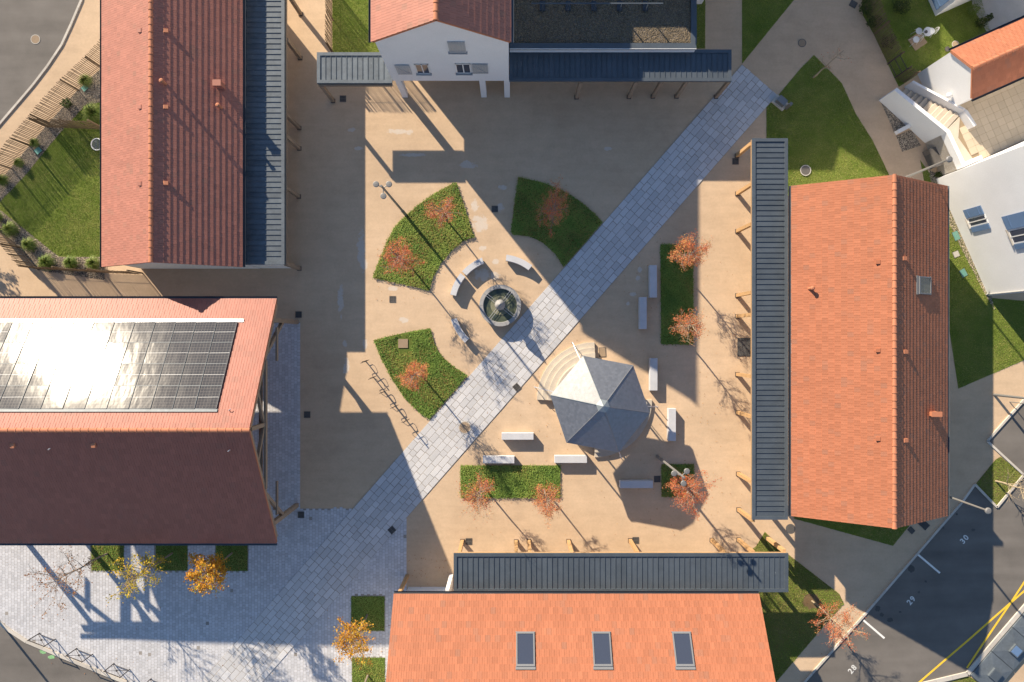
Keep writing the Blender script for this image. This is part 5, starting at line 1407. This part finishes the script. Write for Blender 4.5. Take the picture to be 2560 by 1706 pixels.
tree(1117,552,'thin red tree at the upper tip of the fan bed',4.8,2.0,0.95,'leaf_red',2750,11,group=RG, ey=0.9)
tree(1021,660,'bright red tree at the lower left of the fan bed',5.0,2.0,1.0,'leaf_red',3750,12,group=RG)
tree(1051,933,'red tree in the fan bed beside the bicycle stands',4.6,2.0,0.78,'leaf_red',4250,13,group=RG, ey=1.2)
tree(1374,549,'dull red tree in the shaded fan bed',5.0,1.9,0.95,'leaf_red',3500,14,group=RG, ey=1.35, ex=0.85)
tree(1688,653,'coral red tree at the upper end of the long bed',5.0,2.0,1.05,'leaf_red',4750,15,group=RG, off=(0.1,0.05))
tree(1688,817,'coral red tree at the lower end of the long bed',5.0,2.0,1.0,'leaf_red',3000,16,group=RG, bare=0.2, bark='bark_pale')
tree(1688,1196,'spreading red tree beneath the right hand lamp',5.2,1.9,1.25,'leaf_red',5250,17,group=RG, ey=0.9)
tree(1204,1208,'red tree at the left end of the rectangular bed',5.0,2.0,1.0,'leaf_red',3250,18,group=RG, ey=1.15)
tree(1360,1222,'red tree at the right end of the rectangular bed',4.8,2.0,0.85,'leaf_red',4000,19,group=RG, ey=1.2)
tree(2030,1503,'rusty red tree by the parking bays',5.2,1.9,1.15,'leaf_red',3750,20,group=RG, bark='bark_pale')
tree(269,1384,'nearly bare brown leaved tree at the left pavement',6.2,2.4,1.6,'leaf_brown',650,21,group=YG, leaf=0.09, nbr=18)
tree(431,1383,'yellow green leaved tree in the middle pavement pit',5.8,2.6,1.15,'leaf_lime',1500,22,group=YG, leaf=0.105)
tree(580,1383,'dense golden tree in the right pavement pit',5.0,2.4,1.05,'leaf_gold',3000,23,group=YG, leaf=0.115)
tree(918,1537,'orange gold tree beside the lower orange roof',5.4,2.2,1.1,'leaf_gold',2600,24,group=YG, leaf=0.095, ey=1.1)
tree(920,1688,'golden tree cut by the lower edge of the picture',5.2,2.2,1.0,'leaf_gold',1500,25,group=YG, leaf=0.095)
tree(2033,194,'sparse sapling at the tip of the shaded lawn',3.6,1.2,0.55,'leaf_red',110,26, bark='bark_pale', leaf=0.075, nbr=8, lean=(0.3,0.3))
tree(2489,1203,'leafless straw coloured tree on the planted corner',5.2,0.8,1.3,'straw',140,27, bark='bark_pale', leaf=0.07, nbr=20, up=1.2)
tree(-150,560,'round tree just left of the picture beside the corner garden',5.6,1.8,1.6,'shrub',4200,28, leaf=0.16)

def tuft(px, py, label, r0=0.42, h=0.5, n=420, mat='tuft', seed=1, sub=None):
    r = np.random.default_rng(seed); x, y = G(px, py)
    o = thing('ornamental_grass', label, 'plant', (x, y, 0), 0, 'ornamental grass clumps')
    a = r.uniform(0,2*np.pi,n); l = r0*np.sqrt(r.uniform(0.05,1.3,n)); hh = h*r.uniform(0.4,1.1,n); w = 0.012*r.uniform(0.6,1.5,n)
    ca, sa = np.cos(a), np.sin(a); z = np.zeros(n)
    p0 = np.stack([0.07*ca*r.random(n), 0.07*sa*r.random(n), z], 1)
    pm = p0 + np.stack([ca*l*0.5, sa*l*0.5, hh], 1); pe = p0 + np.stack([ca*l*1.1, sa*l*1.1, hh*0.62], 1)
    s = np.stack([-sa*w, ca*w, z], 1)
    v = np.stack([p0-s, p0+s, pm-s, pm+s, pe, pe+s*0.1], 1).reshape(-1,3)
    f = (np.array([(0,1,3,2),(2,3,5,4)])[None] + (np.arange(n)*6)[:,None,None]).reshape(-1,4)
    link('blades', raw_mesh('blades', v, f, np.repeat(np.clip(r.normal(0.45,0.25,n),0.01,0.99),6), M[mat]), o)
for i, (px, py, lab, r0) in enumerate([(34,575,'grass clump at the left of the lower gravel border',0.5),(80,614,'second grass clump along the lower gravel border',0.45),(123.6,657,'grass clump at the corner of the lower fence',0.5),(184,659,'grass clump between the corner and the long roof',0.45),(239,660,'grass clump nearest the long roof',0.45),
    (14.5,454,'grass clump at the left picture edge in the upper border',0.35),(2,545,'dark grass clump at the far left picture edge',0.35),(238,287,'yellow green grass clump behind the dividing fence',0.6),(94,361,'small grass clump beside the teal lid',0.28),(220,207,'grass clump at the top of the gravel border',0.4),(54,411,'small grass clump low in the upper border',0.28)]):
    tuft(px, py, lab, r0, 0.5, int(900*r0), seed=50+i)
def bush(px, py, label, rx, ry, h, mat, n, seed, leaf=0.09):
    r = np.random.default_rng(seed); x, y = G(px, py)
    o = thing('shrub', label, 'shrub', (x, y, 0), 0, 'garden shrubs')
    for k in range(5):
        a = k*1.26; MB().tube([(0,0,0),(rx*0.4*math.cos(a), ry*0.4*math.sin(a), h*0.6)], [0.015,0.006], 5).build('stem', M['bark'], o)
    d = r.normal(0,1,(n,3)); d /= np.linalg.norm(d,axis=1)[:,None]; d *= (r.uniform(0.35,1.0,n)**0.6)[:,None]
    c = np.stack([d[:,0]*rx*(1+0.2*np.sin(5*d[:,1]+seed)), d[:,1]*ry*(1+0.2*np.sin(6*d[:,0])), h*0.5+d[:,2]*h*0.5],1)
    v, f = leaf_quads(c, leaf, 0.7, r)
    link('foliage', raw_mesh('foliage', v, f, np.repeat(np.clip(0.5*(d[:,2]+1)*0.5+r.normal(0.25,0.2,n),0.01,0.99),4), M[mat]), o)
bush(2160,25,'dark shrub inside the picket fence at the top',0.5,0.6,0.9,'shrub',700,71); bush(2180,62,'shrub behind the upper pickets of the private lawn',0.5,0.4,0.8,'shrub',600,72); bush(2215,110,'tangled shrub behind the middle pickets',0.5,0.45,0.7,'shrub',500,73); bush(2245,22,'leafy shrub beside the blue shuttered annex',0.6,0.5,0.8,'shrub',700,74)
bush(2445,62,'small shrub at the edge of the patio',0.35,0.3,0.6,'shrub',350,75); bush(2425,30,'pale flowering shrub behind the private lawn',0.4,0.35,0.6,'tuft',350,76); bush(2462,52,'dark pot plant on the patio edge',0.22,0.22,0.7,'shrub',300,77); bush(172,262,'dark leafy plant in the upper gravel border',0.35,0.3,0.5,'shrub',350,78); bush(2345,438,'trailing green plant at the foot of the stair wall',0.3,0.2,0.3,'shrub',200,79)
